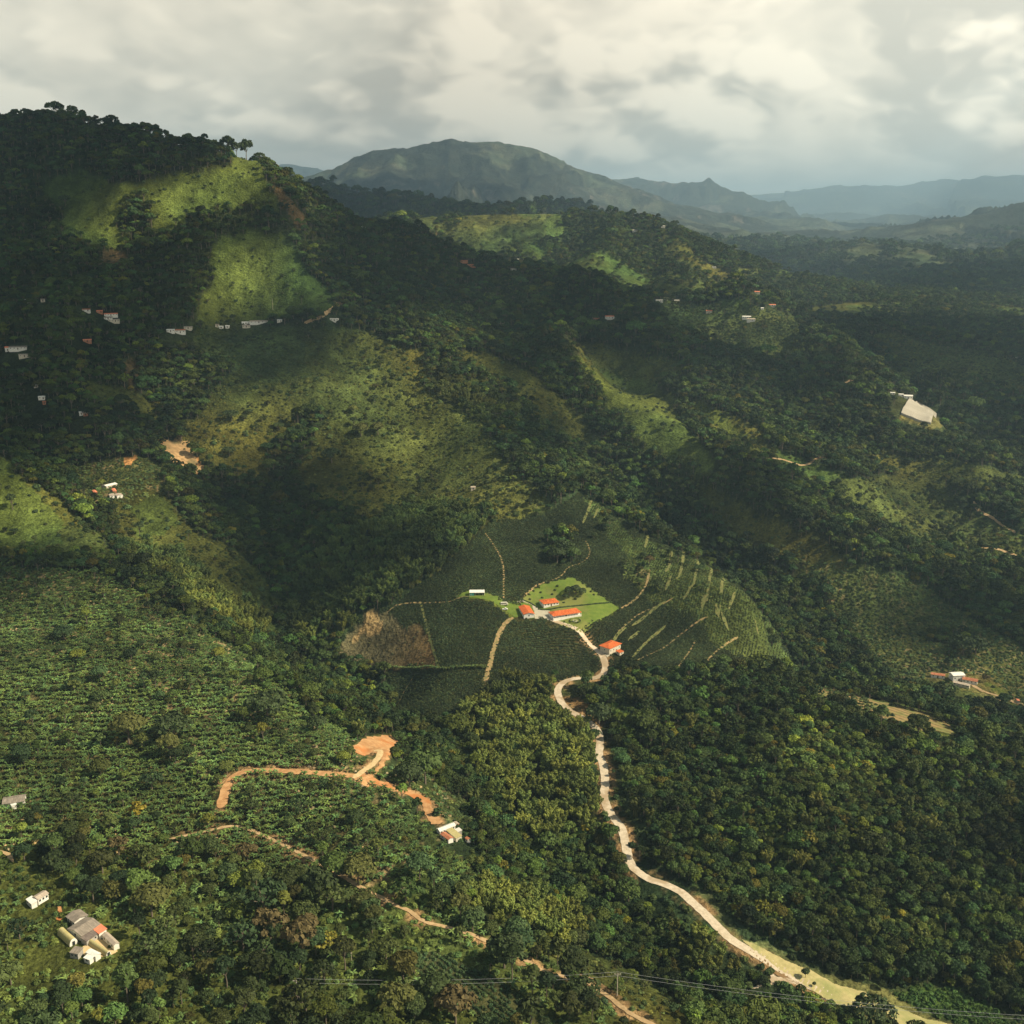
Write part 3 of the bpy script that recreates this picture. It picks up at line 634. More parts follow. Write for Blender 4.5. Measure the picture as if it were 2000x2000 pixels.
# ------------------------------------------------------------------ haze
hz = bpy.data.materials.new('haze'); hz.use_nodes = True; t = NT(hz.node_tree); t.n.remove(t.n['Principled BSDF'])
pv = t.new('ShaderNodeVolumePrincipled'); pv.inputs['Color'].default_value = HAZE_C
pv.inputs['Density'].default_value = HAZE_D; pv.inputs['Anisotropy'].default_value = .25
t.l.new(pv.outputs[0], t.n['Material Output'].inputs['Volume'])
bmh = bmesh.new(); bmesh.ops.create_cube(bmh, size=1)
zlo, zhi = float(GZ.min()) - 3, float(GZ.max()) + 60
x1_ = 47000 * UM + 300
for v in bmh.verts: v.co = ((v.co.x) * 2 * x1_, 23200 + v.co.y * 47400, (zlo + zhi) / 2 + v.co.z * (zhi - zlo))
meh = bpy.data.meshes.new('haze'); bmh.to_mesh(meh); bmh.free(); meh.materials.append(hz)
link('haze', meh, kind='stuff', label='pale blue haze filling the valleys')
# ------------------------------------------------------------------ plants: source meshes
def b_leaf(t, b):
    a = t.new('ShaderNodeAttribute', attribute_name='tcol'); a.attribute_type = 'INSTANCER'
    g = t.new('ShaderNodeNewGeometry')
    r = t.math('ADD', t.math('MULTIPLY', g.outputs['Random Per Island'], .85), .58)
    k = t.new('ShaderNodeCombineColor', {0: r, 1: r, 2: t.math('MULTIPLY', r, .95)}).outputs[0]
    t.l.new(t.mix(1.0, a.outputs['Color'], k, 'MULTIPLY'), b.inputs['Base Color'])
M['leaf'] = material('leaf', rough=.65, spec=.12, build=b_leaf)
M['bark'] = material('bark', (.16, .13, .10), .9, .1)
M['palebark'] = material('pale_bark', (.42, .38, .30), .9, .1)
M['culm'] = material('culm', (.20, .20, .07), .6, .2)

def unit(v): return v / np.maximum(np.linalg.norm(v, axis=-1, keepdims=True), 1e-9)
def cards(P, N, size, r, bend=.25, aspect=1.0, up=None):
    """irregular four-cornered leaf sprays at P facing N"""
    n = len(P); a = unit(r.standard_normal((n, 3)) if up is None else up + .35 * r.standard_normal((n, 3)))
    t1 = unit(np.cross(N, a)); t2 = np.cross(N, t1)
    s = np.asarray(size).reshape(-1, 1) * np.ones((n, 1)); V = np.zeros((n, 4, 3))
    for k, (u, v) in enumerate([(-1, -.8), (1, -1), (.9, 1), (-.8, .9)]):
        j = 1 + .45 * (r.random((n, 1)) - .5)
        V[:, k] = P + t1 * u * s * j + t2 * v * s * j * aspect - N * s * bend * (k % 2) * r.random((n, 1))
    F_ = np.arange(n * 4).reshape(n, 4)
    return V.reshape(-1, 3), F_
def tube(P, rad, sides=6):
    P = np.array(P, float); n = len(P); V = []; Fc = []
    for i in range(n):
        d = unit(P[min(i + 1, n - 1)] - P[max(i - 1, 0)]); a = unit(np.cross(d, [0.31, .95, .05])); b = np.cross(d, a)
        for k in range(sides):
            t = 2 * math.pi * k / sides; V.append(P[i] + rad[i] * (a * math.cos(t) + b * math.sin(t)))
    for i in range(n - 1):
        for k in range(sides):
            k2 = (k + 1) % sides; Fc.append([i * sides + k, i * sides + k2, (i + 1) * sides + k2, (i + 1) * sides + k])
    return np.array(V), np.array(Fc)
def join(L):
    V = []; Fc = []; o = 0
    for v, f in L:
        V.append(v); Fc.append(f + o); o += len(v)
    return np.concatenate(V), np.concatenate(Fc)
def crown_tree(seed, Rr, H, zc, nl, nleaf, leaf, flat=.75, gap=0.0, spread=.62, lobe=(.32, .52)):
    """(crown verts/faces), (trunk verts/faces); R crown radius, zc height of the crown's middle"""
    r = np.random.default_rng(seed); L = []
    for i in range(nl):
        a = i * 2.4 + r.uniform(-.4, .4); q = math.sqrt((i + .4) / nl) * spread
        z = (1 - q * q * 1.5) * Rr * flat * .75 + r.uniform(-.12, .12) * Rr
        L.append((np.array([math.cos(a) * q * Rr * 1.15, math.sin(a) * q * Rr * 1.15, zc + z - .25 * Rr * flat]), r.uniform(*lobe) * Rr))
    parts = []; P = []; N = []
    for c, lr in L:
        k = int(nleaf / nl * (lr / (.42 * Rr)) ** 2)
        d = unit(r.standard_normal((k, 3))); d[:, 2] = np.where(d[:, 2] < -.3, -d[:, 2], d[:, 2])
        p = c + d * lr * np.array([1, 1, .78]) * r.uniform(.88, 1.12, (k, 1))
        keep = np.ones(k, bool)
        for c2, l2 in L:
            if c2 is c: continue
            keep &= (np.linalg.norm((p - c2) / np.array([1, 1, .78]), axis=1) > l2 * .86)
        P.append(p[keep]); N.append(d[keep])
        if gap < .5:
            v = ico1 * lr * .86 * np.array([1, 1, .78]) * (1 + .1 * r.standard_normal((len(ico1), 1))) + c
            parts.append((v, np.concatenate([icf1, icf1[:, 2:]], 1)))
    P = np.concatenate(P); N = np.concatenate(N); N = unit(N + .55 * r.standard_normal(N.shape)); N[:, 2] = np.abs(N[:, 2]) * .8 + .15; N = unit(N)
    parts.append(cards(P, N, leaf * r.uniform(.6, 1.35, len(P)), r))
    crown = join(parts)
    tp = [np.array([0, 0, -1.5]), np.array([.1, .05, zc * .3]), np.array([-.15, .1, zc * .65]), np.array([0.1, -.1, zc])]
    T = [tube(tp, [.065 * Rr + .05, .055 * Rr, .045 * Rr, .02 * Rr], 7)]
    for c, lr in L[::max(1, nl // 6)]:
        T.append(tube([tp[2] * [1, 1, .9], (tp[2] + c) / 2 + [0, 0, -.3], c], [.03 * Rr, .022 * Rr, .01 * Rr], 5))
    return crown, join(T)
def bamboo(seed, H, n, nt):
    r = np.random.default_rng(seed); cul = []; P = []; N = []; U = []; sz = []; cores = []
    for i in range(n):
        a = i * 2.4 + r.uniform(-.5, .5); b0 = r.uniform(.2, 1.6); h = H * r.uniform(.62, 1.08); lean = r.uniform(.12, .42) * h
        d = np.array([math.cos(a), math.sin(a), 0]); pts = []
        for k in range(7):
            t = k / 6; pts.append(d * (b0 + lean * t ** 2.4) + np.array([0, 0, h * (t - .22 * t ** 4) - (1.0 if k == 0 else 0)]))
        pts = np.array(pts); cul.append(tube(pts, [.09, .085, .08, .07, .055, .04, .02], 4))
        pw = r.uniform(1.15, 1.7)
        for j in range(nt):
            t = .40 + .60 * (j + r.random()) / nt; q = t * 6; k = min(int(q), 5); p = pts[k] + (pts[k + 1] - pts[k]) * (q - k)
            wd = pw * math.sin(math.pi * min(1, .12 + (t - .40) / .66)) ** .7 + .1
            o = unit(r.standard_normal(3)); o[2] = abs(o[2]) * .75 - .25; o = unit(o) * wd * r.uniform(.75, 1.05)
            P.append(p + o); N.append(unit(o + np.array([0, 0, .35 * wd]))); U.append(np.array([o[0], o[1], -1.2])); sz.append(.30 * (1.25 - .4 * t))
        for t in (.55, .68, .8, .92):
            q = t * 6; k = min(int(q), 5); p = pts[k] + (pts[k + 1] - pts[k]) * (q - k)
            cores.append((ico1 * pw * .72 * math.sin(math.pi * min(1, .12 + (t - .40) / .66)) ** .7 + p, np.concatenate([icf1, icf1[:, 2:]], 1)))
    P = np.array(P); N = unit(np.array(N) + .3 * r.standard_normal((len(P), 3)))
    fol = cards(P, N, np.array(sz), r, .3, 1.5, unit(np.array(U)))
    return join([fol] + cores), join(cul)
def banana(seed, n, L):
    r = np.random.default_rng(seed); V = []; Fc = []; o = 0
    for i in range(n):
        a = i * 2.4 + r.uniform(-.3, .3); el = r.uniform(.35, 1.05); d = np.array([math.cos(a), math.sin(a), 0]); s = np.array([-d[1], d[0], 0]); l = L * r.uniform(.7, 1.1)
        h0 = r.uniform(1.5, 2.0); wv = [.12, .34, .38, .26, .04]
        for k in range(5):
            t = k / 4; p = d * l * t * math.cos(el * (1 - .4 * t)) + np.array([0, 0, h0 + l * (math.sin(el) * t - .75 * t * t * (1.1 - el * .35))])
            V += [p - s * wv[k] - [0, 0, .12 * wv[k]], p + [0, 0, .07], p + s * wv[k] - [0, 0, .12 * wv[k]]]
        for k in range(4):
            for j in (0, 1): Fc.append([o + 3 * k + j, o + 3 * k + j + 1, o + 3 * k + j + 4, o + 3 * k + j + 3])
        o += 15
    leaf = (np.array(V), np.array(Fc)); return leaf, tube([(0, 0, -.6), (0, 0, 1.0), (.05, 0, 1.9)], [.16, .14, .09], 6)
def bush(seed, Rr, nleaf, leaf):
    r = np.random.default_rng(seed); d = unit(r.standard_normal((nleaf, 3))); d[:, 2] = np.abs(d[:, 2])
    lump = 1 + .22 * np.sin(d[:, 0] * 4 + seed) * np.cos(d[:, 1] * 5) 
    P = d * Rr * np.array([1, 1, .95]) * (lump * r.uniform(.8, 1.1, nleaf))[:, None] + [0, 0, .1 * Rr]
    N = unit(d + .5 * r.standard_normal(d.shape) + [0, 0, .25])
    v = ico1 * Rr * .78 * np.array([1, 1, .9]) * (1 + .1 * r.standard_normal((len(ico1), 1)))
    return join([(v, np.concatenate([icf1, icf1[:, 2:]], 1)), cards(P, N, leaf * r.uniform(.7, 1.3, nleaf), r)]), None

SRC = {}                # kind -> list of (whole mesh, crown mesh, trunk mesh)
def reg(kind, pair, m1='leaf', m2='bark', names=('crown', 'trunk')):
    (v1, f1), tr = pair
    f1 = np.asarray(f1)
    crown = mesh_np(kind + '_' + names[0], v1, f1, [M[m1]], smooth=False)
    trunk = whole = None
    if tr is not None:
        v2, f2 = tr; trunk = mesh_np(kind + '_' + names[1], v2, f2, [M[m2]])
        v, f = join([(v1, f1), (v2, f2)]); whole = mesh_np(kind, v, f, [M[m1], M[m2]], np.r_[np.zeros(len(f1)), np.ones(len(f2))], smooth=False)
    SRC.setdefault(kind, []).append((whole or crown, crown, trunk))
reg('tree', crown_tree(1, 4.6, 10, 5.4, 11, 1150, .40))
reg('tree', crown_tree(2, 4.2, 12, 6.4, 9, 1050, .40, flat=1.05))
reg('tree', crown_tree(3, 5.4, 9, 4.9, 14, 1350, .40, flat=.6))
reg('tree', crown_tree(4, 3.6, 9, 4.9, 7, 750, .36, flat=1.15, spread=.5))
reg('tree', crown_tree(5, 4.8, 9, 6.0, 12, 900, .48, flat=.8, lobe=(.24, .4), spread=.75))
reg('tree', crown_tree(6, 3.9, 13, 7.6, 10, 900, .38, flat=1.35, spread=.6, lobe=(.28, .42)))
reg('tree', crown_tree(31, 3.6, 15, 8.6, 12, 620, .46, flat=1.7, gap=1, spread=.7, lobe=(.22, .38)))
reg('tree', crown_tree(32, 5.6, 10, 6.2, 16, 820, .46, flat=.55, gap=1, spread=.8, lobe=(.18, .34)))
reg('bamboo', bamboo(7, 14.5, 11, 120), 'leaf', 'culm')
reg('bamboo', bamboo(8, 12.0, 9, 120), 'leaf', 'culm')
reg('bamboo', bamboo(9, 16.5, 12, 120), 'leaf', 'culm')
for sd_, n_, l_ in ((10, 10, 2.5), (11, 8, 2.8), (12, 11, 2.2)): reg('banana', banana(sd_, n_, l_), 'leaf', 'culm')
for sd_ in (13, 14, 15): reg('shrub', bush(sd_, 1.0, 150, .20))
for sd_ in (16, 17): reg('coffee', bush(sd_, .85, 60, .22))

# ------------------------------------------------------------------ where the plants stand
PTS = {k: [] for k in SRC}           # kind -> rows of x, y, z, scale, rot, variant, r, g, b
def tint(n, base, hue=.25, val=.35):
    b = np.array(base)[None] * (1 + val * (rng.random((n, 1)) * 2 - 1))
    q = (rng.random((n, 1)) * 2 - 1) * hue
    b = b * np.concatenate([1 + q, 1 + q * .3, 1 - .5 * q], 1)
    return b
def grid_pts(y0, y1, sp, jit=.45, rot=0.0, spy=None, x0=None, x1=None):
    spy = spy or sp; w_ = .56 * y1 + 40
    X0, X1 = (-w_, w_) if x0 is None else (x0, x1)
    cxm, cym = (X0 + X1) / 2, (y0 + y1) / 2; rad = math.hypot(X1 - X0, y1 - y0) / 2 if rot else None
    if rot:
        a = np.arange(-rad, rad, sp); b = np.arange(-rad, rad, spy)
    else:
        a = np.arange(X0 - cxm, X1 - cxm, sp); b = np.arange(y0 - cym, y1 - cym, spy)
    A, B = np.meshgrid(a, b); A = A.ravel() + rng.uniform(-jit, jit, A.size) * sp; B = B.ravel() + rng.uniform(-jit, jit, B.size) * spy
    c, s = math.cos(rot), math.sin(rot); x = A * c - B * s + cxm; y = A * s + B * c + cym
    m = (y > y0) & (y < y1) & (x > X0) & (x < X1); return x[m], y[m]
AVOID = []
def road_clear(x, y, extra=1.5):
    m = np.ones(len(x), bool)
    for P, z, hw, _ in LINE_XY.values():
        bb = (x > P[:, 0].min() - 12) & (x < P[:, 0].max() + 12) & (y > P[:, 1].min() - 12) & (y < P[:, 1].max() + 12)
        if not bb.any(): continue
        q = np.where(bb)[0]; d = np.full(len(q), 1e9)
        for p in P[::2]: d = np.minimum(d, (x[q] - p[0]) ** 2 + (y[q] - p[1]) ** 2)
        m[q[d < (hw + extra) ** 2]] = False
    return m
def add(kind, x, y, classes, prob=1.0, scale=(.8, 1.2), base=(.05, .08, .03), hue=.25, val=.35, variants=None, fade=None, clear=1.0, clump=None, sink=0):
    r, c = rowcol(x, y); cl = CLS[np.round(r).astype(int), np.round(c).astype(int)]
    m = np.isin(cl, classes)
    if clump: m &= (fbm(x / clump[0], y / clump[0], 3, clump[2]) > clump[1]) ^ (len(clump) > 3)
    p = rng.random(len(x)) < prob; m &= p
    x = x[m]; y = y[m]
    if not len(x): return
    z = hgt(x, y); px, py = proj(x, y, z); k = (px > -330) & (px < 2360) & (py < 2350) & road_clear(x, y, clear)
    if kind in ('tree', 'bamboo'): k &= clear_view(x, y, z)
    for ax, ay, ar in AVOID:
        if kind not in ('tree', 'bamboo'): ar = ar * .6 if ar < 25 else ar
        k &= (x - ax) ** 2 + (y - ay) ** 2 > ar * ar
    x, y, z = x[k], y[k], z[k]; n = len(x)
    if not n: return
    s = rng.uniform(scale[0], scale[1], n) * (1 + .25 * np.maximum(0, rng.standard_normal(n)) * (kind == 'tree'))
    v = rng.choice(variants if variants is not None else range(len(SRC[kind])), n)
    b = tint(n, base, hue, val)
    vb = fbm(x / 38, y / 38, 3, 200)[:, None]; b = b * np.clip(.25 + 1.5 * vb, .35, 1.7)
    if kind == 'tree':
        rust = rng.random(n) < .10; b[rust] *= [1.45, 1.0, .8]
        brt = rng.random(n) < .16; b[brt] *= [1.75, 1.7, 1.1]; drk = rng.random(n) < .3; b[drk] *= .6
    PTS[kind].append(np.column_stack([x, y, z - sink * s, s, rng.uniform(0, 6.28, n), v, b]))
TREEC = (.042, .066, .018)
# ------------------------------------------------------------------ the largest-showing plants become things of their own, the rest one mass per kind
src_coll = bpy.data.collections.new('plant_sources')          # never linked to the scene: only supplies the masses
MARKS = [(1060,1400,'the bamboo crest'),(930,1570,'the lower bamboo gully'),(890,1760,'the small bamboo grove'),(1050,1820,'the wide bamboo bank'),(800,1880,'the dark tree over the path'),(200,1550,'the left banana rows'),(300,1930,'the bottom left trees'),
 (600,1570,'the banana block below the track'),(165,1835,'the grey roofed farm'),(70,1752,'the lone tan barn'),(870,1630,'the tin roofed farm'),(735,1465,'the orange clearing'),(445,1525,'the orange track bend'),
 (581,1935,'the left utility pole'),(1205,1920,'the centre utility pole'),(1110,1200,'the long farmhouse'),(1195,1268,'the square orange roof'),(1092,1345,'the tight road bend'),
 (700,1230,'the bare brown plot'),(1600,1925,'the pale dry field'),(1178,1500,'the straight road stretch'),(1250,1700,'the lower road bend'),(1730,1395,'the ploughed hilltop strip'),
 (1890,1335,'the white farm'),(1110,1080,'the plot tree clump'),(1800,810,'the netting roof'),(212,958,'the spur farm'),(350,885,'the landslide scar'),(520,1375,'the round dark tree'),
 (330,1425,'the dark spreading tree'),(60,1320,'the upper left rows'),(30,1560,'the left edge house'),(950,1900,'the young rows'),(1870,1970,'the green lower right crop'),(1360,1780,'the dry field tip'),
 (1500,1560,'the bright leafy slope'),(1800,1650,'the dark right hand forest'),(1330,1450,'the roadside forest'),(640,1680,'the broken tan path'),(930,1160,'the open teal shed'),(450,1150,'the left spur bamboo'),
 (640,1080,'the dark gully bamboo'),(1000,1480,'the sunlit bamboo gully'),(780,820,'the sunlit mound'),(1350,1120,'the striped plots'),(1000,1360,'the field path end'),(1180,820,'the bright right spur'),(430,290,'the skyline trees'),(1450,600,'the orange earth hilltop')]
def zone(px, py, y):
    d = [(px - a) ** 2 + (py - b) ** 2 for a, b, _ in MARKS]; k = int(np.argmin(d)); a, b, nm = MARKS[k]; r = math.sqrt(d[k])
    dx_, dy_ = px - a, py - b
    rel = 'at' if r < 14 else (('right of' if dx_ > 0 else 'left of') if abs(dx_) > 2 * abs(dy_) else ('below' if dy_ > 0 else 'above') if abs(dy_) > 2 * abs(dx_) else ('lower right of' if dx_ > 0 else 'lower left of') if dy_ > 0 else ('upper right of' if dx_ > 0 else 'upper left of'))
    q = '' if rel == 'at' else ('just ' if r < 45 else ('' if r < 90 else 'well '))
    return q + rel + ' ' + nm, nm
def inp(px, py, pts): return bool(inpoly(np.array([px]), np.array([py]), pts)[0])
SHAPE = ['round', 'oval', 'spreading', 'slender', 'lumpy', 'tall', 'open crowned', 'flat topped']
LBL = {'tree': ('broadleaf_tree', 'tree', '{c} {s} {h} tree {z}'), 'bamboo': ('bamboo_clump', 'bamboo', '{c} {s} bamboo clump {z}'),
       'banana': ('banana_plant', 'banana plant', '{c} {s} banana plant {z}'), 'shrub': ('shrub', 'shrub', '{c} {s} rounded shrub {z}'),
       'coffee': ('coffee_bush', 'coffee bush', '{c} {s} coffee bush {z}')}
def tone(c):
    l = c.sum()
    if c[0] > c[1] * 1.05: return 'rust brown' if l < .35 else 'dry straw coloured'
    if c[0] > c[1] * .82: return 'dark olive' if l < .12 else 'olive'
    return 'very dark' if l < .075 else 'dark green' if l < .12 else ('mid green' if l < .19 else 'bright green')
PLUR = {'tree': 'trees', 'bamboo': 'bamboo clumps', 'banana': 'banana plants', 'shrub': 'shrubs', 'coffee': 'coffee bushes'}
WIDTH = {'tree': ('small', 'medium', 'wide')}
def place_thing(kind, row, label=None, group=None, name=None, trunk=None):
    x, y, z, s, rot, v, r, g, b = row; whole, crown, trk = SRC[kind][int(v)]
    nm, cat, fmt = LBL[kind]
    px, py = proj(x, y, z); zt, zk = zone(float(px), float(py), y); tn = tone(np.array([r, g, b]))
    size = 'small' if s < .8 else ('big' if s > 1.12 else 'middling')
    label = label or fmt.format(c=tn, s=size, z=zt, h=SHAPE[int(v) % 8])
    group = group or (PLUR[kind] + ' around ' + zk)
    if trk is not None:
        e = link(name or nm, None, label=label, category=cat, group=group); e.location = (x, y, z); e.scale = (s, s, s); e.rotation_euler.z = rot
        c = link({'tree': 'crown', 'bamboo': 'foliage', 'banana': 'leaves'}[kind], crown, e); c['tcol'] = [float(r), float(g), float(b)]
        t_ = link({'tree': 'trunk', 'bamboo': 'culms', 'banana': 'stem'}[kind], trk, e)
        if kind == 'bamboo': t_['kind'] = 'stuff'
        if kind == 'tree' and trunk: t_.data = trk.copy(); t_.data.materials[0] = M[trunk]
        return e
    o = link(name or nm, crown, label=label, category=cat, group=group); o.location = (x, y, z); o.scale = (s, s, s); o.rotation_euler.z = rot
    o['tcol'] = [float(r), float(g), float(b)]; return o
# ------------------------------------------------------------------ roads, tracks and bare patches as sheets on the ground
def b_speck(c1, c2, scale, c3=None):
    def f(t, b):
        g = t.new('ShaderNodeNewGeometry').outputs['Position']
        n = t.noise(g, scale, 6, .62); n2 = t.noise(g, scale * .13, 4, .6)
        c = t.mix(t.ramp(n, .32, .68), (*c1, 1), (*c2, 1))
        if c3: c = t.mix(t.ramp(n2, .48, .64), c, (*c3, 1))
        t.l.new(c, b.inputs['Base Color'])
        bp = t.new('ShaderNodeBump', {'Strength': .5, 'Distance': .3, 'Height': n}); t.l.new(bp.outputs[0], b.inputs['Normal'])
    return f
M['concrete'] = material('concrete', rough=.9, spec=.1, build=b_speck((.46, .38, .28), (.60, .51, .39), .5, (.38, .29, .19)))
M['earth'] = material('earth', rough=.95, spec=.05, build=b_speck((.36, .19, .085), (.52, .31, .15), .30, (.42, .17, .06)))
M['track'] = material('track', rough=.95, spec=.05, build=b_speck((.52, .38, .20), (.62, .47, .26), .35))
M['pathsoil'] = material('pathsoil', rough=.95, spec=.05, build=b_speck((.34, .23, .12), (.48, .34, .19), .5))
M['fieldpath'] = material('fieldpath', rough=.95, spec=.05, build=b_speck((.16, .15, .06), (.36, .24, .12), .4))
M['greenstrip'] = material('greenstrip', rough=.95, spec=.05, build=b_speck((.11, .14, .045), (.20, .18, .07), .5))
M['lawn'] = material('lawn', rough=.95, spec=.05, build=b_speck((.095, .145, .026), (.135, .18, .034), .25, (.17, .18, .05)))
M['yard'] = material('yard', rough=.9, spec=.1, build=b_speck((.38, .35, .27), (.46, .42, .33), .4))
M['dryfield'] = material('dryfield', rough=.95, spec=.05, build=b_speck((.36, .31, .14), (.46, .39, .19), .35, (.28, .28, .11)))
M['bank'] = material('bank', rough=.95, spec=.05, build=b_speck((.16, .10, .05), (.27, .17, .08), .6))
M['scar'] = material('scar', rough=.95, spec=.05, build=b_speck((.30, .19, .09), (.52, .33, .16), .22, (.12, .11, .05)))
def ribbon(P, w, off, ragged=0.0):
    P = np.asarray(P); n = len(P); d = np.gradient(P, axis=0); d = d / np.maximum(np.linalg.norm(d, axis=1, keepdims=True), 1e-9); s = np.stack([-d[:, 1], d[:, 0]], 1)
    V = []; q = np.linspace(-1, 1, 5)
    r = np.random.default_rng(len(P)); k = np.ones((n, 2)) + ragged * (r.random((n, 2)) - .5) * 2
    taper = np.minimum(1, np.minimum(np.arange(n) + 1, n - np.arange(n)) / 3)
    for i in range(n):
        for t in q:
            ww = w * (k[i, 0] if t < 0 else k[i, 1]) * taper[i]; p = P[i] + s[i] * t * ww; V.append((p[0], p[1]))
    V = np.array(V); z = hgt(V[:, 0], V[:, 1]) + off
    i = np.arange(n - 1)[:, None] * 5 + np.arange(4)[None]; i = i.ravel()
    return np.column_stack([V, z]), np.stack([i, i + 1, i + 6, i + 5], 1)
for (nm, lab), (P, z, hw, mt) in LINE_XY.items():
    v, f = ribbon(P, hw, .22 if nm != 'dirt_track' else .30, .22 if mt != 'concrete' else .08)
    structure(nm, mesh_np(nm, v, f, [M[mt]]), lab)
for nm, lab, hw, crop, s in FIELDPATHS:
    P = drape_line(crop, s, 2.0); v, f = ribbon(P, hw, .25, .35)
    structure(nm, mesh_np(nm, v, f, [M['greenstrip'] if 'green' in lab else M['fieldpath'] if nm == 'field_path' else M['pathsoil']]), lab)
    LINE_XY[(nm, lab)] = (P, None, hw * .9, '')
parts_ = []
for crop, s in STRIPS:
    P = drape_line(crop, s, 2.5)
    if np.abs(np.diff(P, axis=0)).max() > 60: continue
    parts_.append(ribbon(P, 1.25, .6, .3)); LINE_XY[('strip', s)] = (P, None, .7, '')
v, f = join(parts_); link('grass_strips', mesh_np('grass_strips', v, f, [M['greenstrip']]), kind='stuff', label='pale grass strips between the rows on the right of the farmed spur')
def patch(name, label, crop, s, mat, res, off=.2, kind='structure', ymin=300, wob=0.0):
    px = cv(crop, nums(s)); pts = [hit(*p, ymin)[:2] for p in px]
    xs = [p[0] for p in pts]; yy = [p[1] for p in pts]
    a = np.arange(min(xs) - res, max(xs) + res, res); b = np.arange(min(yy) - res, max(yy) + res, res)
    X, Y = np.meshgrid(a, b); wx_ = (fbm(X / 5, Y / 5, 3, 8) - .5) * wob; wy_ = (fbm(X / 5, Y / 5, 3, 18) - .5) * wob
    m = inpoly(X + wx_, Y + wy_, pts); Z = hgt(X, Y) + off
    idn = -np.ones(X.shape, int); idn[m] = np.arange(m.sum())
    q = m[:-1, :-1] & m[:-1, 1:] & m[1:, 1:] & m[1:, :-1]
    f = np.stack([idn[:-1, :-1][q], idn[:-1, 1:][q], idn[1:, 1:][q], idn[1:, :-1][q]], 1)
    me = mesh_np(name, np.stack([X[m], Y[m], Z[m]], 1), f, [M[mat]])
    return structure(name, me, label)
patch('lawn', 'bright green mown lawn around the orange roofed farm', 'H', '1290,45 1350,90 1500,190 1640,280 1785,372 1700,430 1560,510 1480,560 1390,655 1250,610 1100,520 1040,480 830,475 740,462 660,462 560,375 480,330 350,285 60,270 100,212 200,182 350,182 480,240 560,285 700,285 800,215 900,130 1060,90', 'lawn', .8, .18, wob=3)
patch('courtyard', 'pale concrete courtyard between the orange roofed farm buildings', 'H', '700,292 760,292 850,325 900,350 935,385 1040,392 1060,480 1040,500 880,480 870,400 850,335 770,310 700,318', 'yard', .6, .34, wob=1)
patch('courtyard', 'pale forecourt under the big square orange roof', 'H', '1540,800 1600,795 1660,840 1730,830 1640,890 1600,850', 'yard', .6, .34, wob=1)
patch('earth_clearing', 'bare orange earth clearing at the end of the pale track', 8, '235,440 270,415 330,385 400,378 450,378 475,395 495,415 480,450 450,490 410,545 375,590 350,590 380,540 400,500 390,480 350,470 320,490 280,480 250,465', 'earth', .5, .2, wob=3)
patch('earth_clearing', 'orange earth yard between the tracks', 8, '240,605 330,555 350,570 360,610 440,640 400,665 330,655 270,640', 'earth', .5, .16, wob=2)
patch('earth_yard', 'orange earth yard above the tin roofed farm', 8, '650,800 690,800 720,830 745,840 720,860 665,860 655,830', 'earth', .5, .2, wob=2)
patch('earth_yard', 'orange earth yard beside the grey roofed farm', 'P', '111,1764 118,1764 122,1778 124,1792 129,1808 124,1806 118,1799 104,1796 104,1792 112,1788', 'earth', .35, .2, wob=1.5)
patch('earth_yard', 'tan yard between the sheds of the grey roofed farm', 'P', '150,1858 170,1845 190,1830 215,1845 232,1858 210,1870 180,1872 160,1868', 'track', .4, .2, wob=1.5)
patch('dry_field', 'long pale yellow dry field above the road at the lower right', 9, '400,1468 470,1498 540,1530 690,1612 800,1652 920,1722 1080,1762 1230,1832 1400,1902 1570,1945 1700,2010 1500,2010 1300,1975 1190,1880 1100,1835 1000,1852 900,1820 800,1768 700,1695 620,1648 560,1602 480,1545', 'dryfield', .45, .25, wob=2)
patch('bare_bank', 'brown earth bank along the lower edge of the pale dry field', 9, '430,1500 480,1548 560,1606 620,1652 700,1700 800,1772 900,1826 880,1845 780,1795 680,1725 600,1675 540,1625 460,1550', 'bank', .4, .2, wob=2)
patch('landslide', 'tan landslide scar on the dark hillside at the left', 4, '860,285 900,300 975,285 1010,310 1050,400 1100,470 1050,500 960,470 900,420 880,350', 'scar', .9, .35, ymin=900, wob=14)
def b_rows(c1, c2, c3, sc):
    def f(t, b):
        g = t.new('ShaderNodeNewGeometry').outputs['Position']; n = t.noise(g, .12, 5, .6); n2 = t.noise(g, .5, 4, .6)
        wv = t.new('ShaderNodeTexWave', {'Vector': g, 'Scale': sc, 'Distortion': 2.5, 'Detail': 2.0}); wv.bands_direction = 'DIAGONAL'
        c = t.mix(t.ramp(n, .4, .6), (*c1, 1), (*c2, 1)); c = t.mix(t.math('MULTIPLY', wv.outputs[1], t.ramp(n2, .3, .6, .2, .9)), c, (*c3, 1))
        t.l.new(c, b.inputs['Base Color'])
    return f
M['plough'] = material('plough', rough=.95, spec=.05, build=b_rows((.30, .21, .095), (.17, .185, .06), (.12, .095, .04), .085))
M['dryfield'] = material('dryfield', rough=.95, spec=.05, build=b_rows((.44, .37, .17), (.36, .34, .14), (.29, .26, .10), .16))
patch('ploughed_field', 'tan and green ploughed strip on the crest of the right hand forest', 9, '745,92 850,118 920,140 1060,170 1150,195 1240,212 1400,250 1480,290 1550,335 1565,385 1500,365 1440,345 1400,370 1360,340 1200,300 1120,270 1080,240 960,210 840,165 790,150', 'plough', .8, .3, ymin=560, wob=6)
patch('dirt_path', 'pale junction of the road below the dry field', 9, '560,1640 600,1680 690,1690 830,1760 840,1775 700,1725 600,1720 450,1745 460,1735 560,1710', 'concrete', .4, .2, wob=1.5)

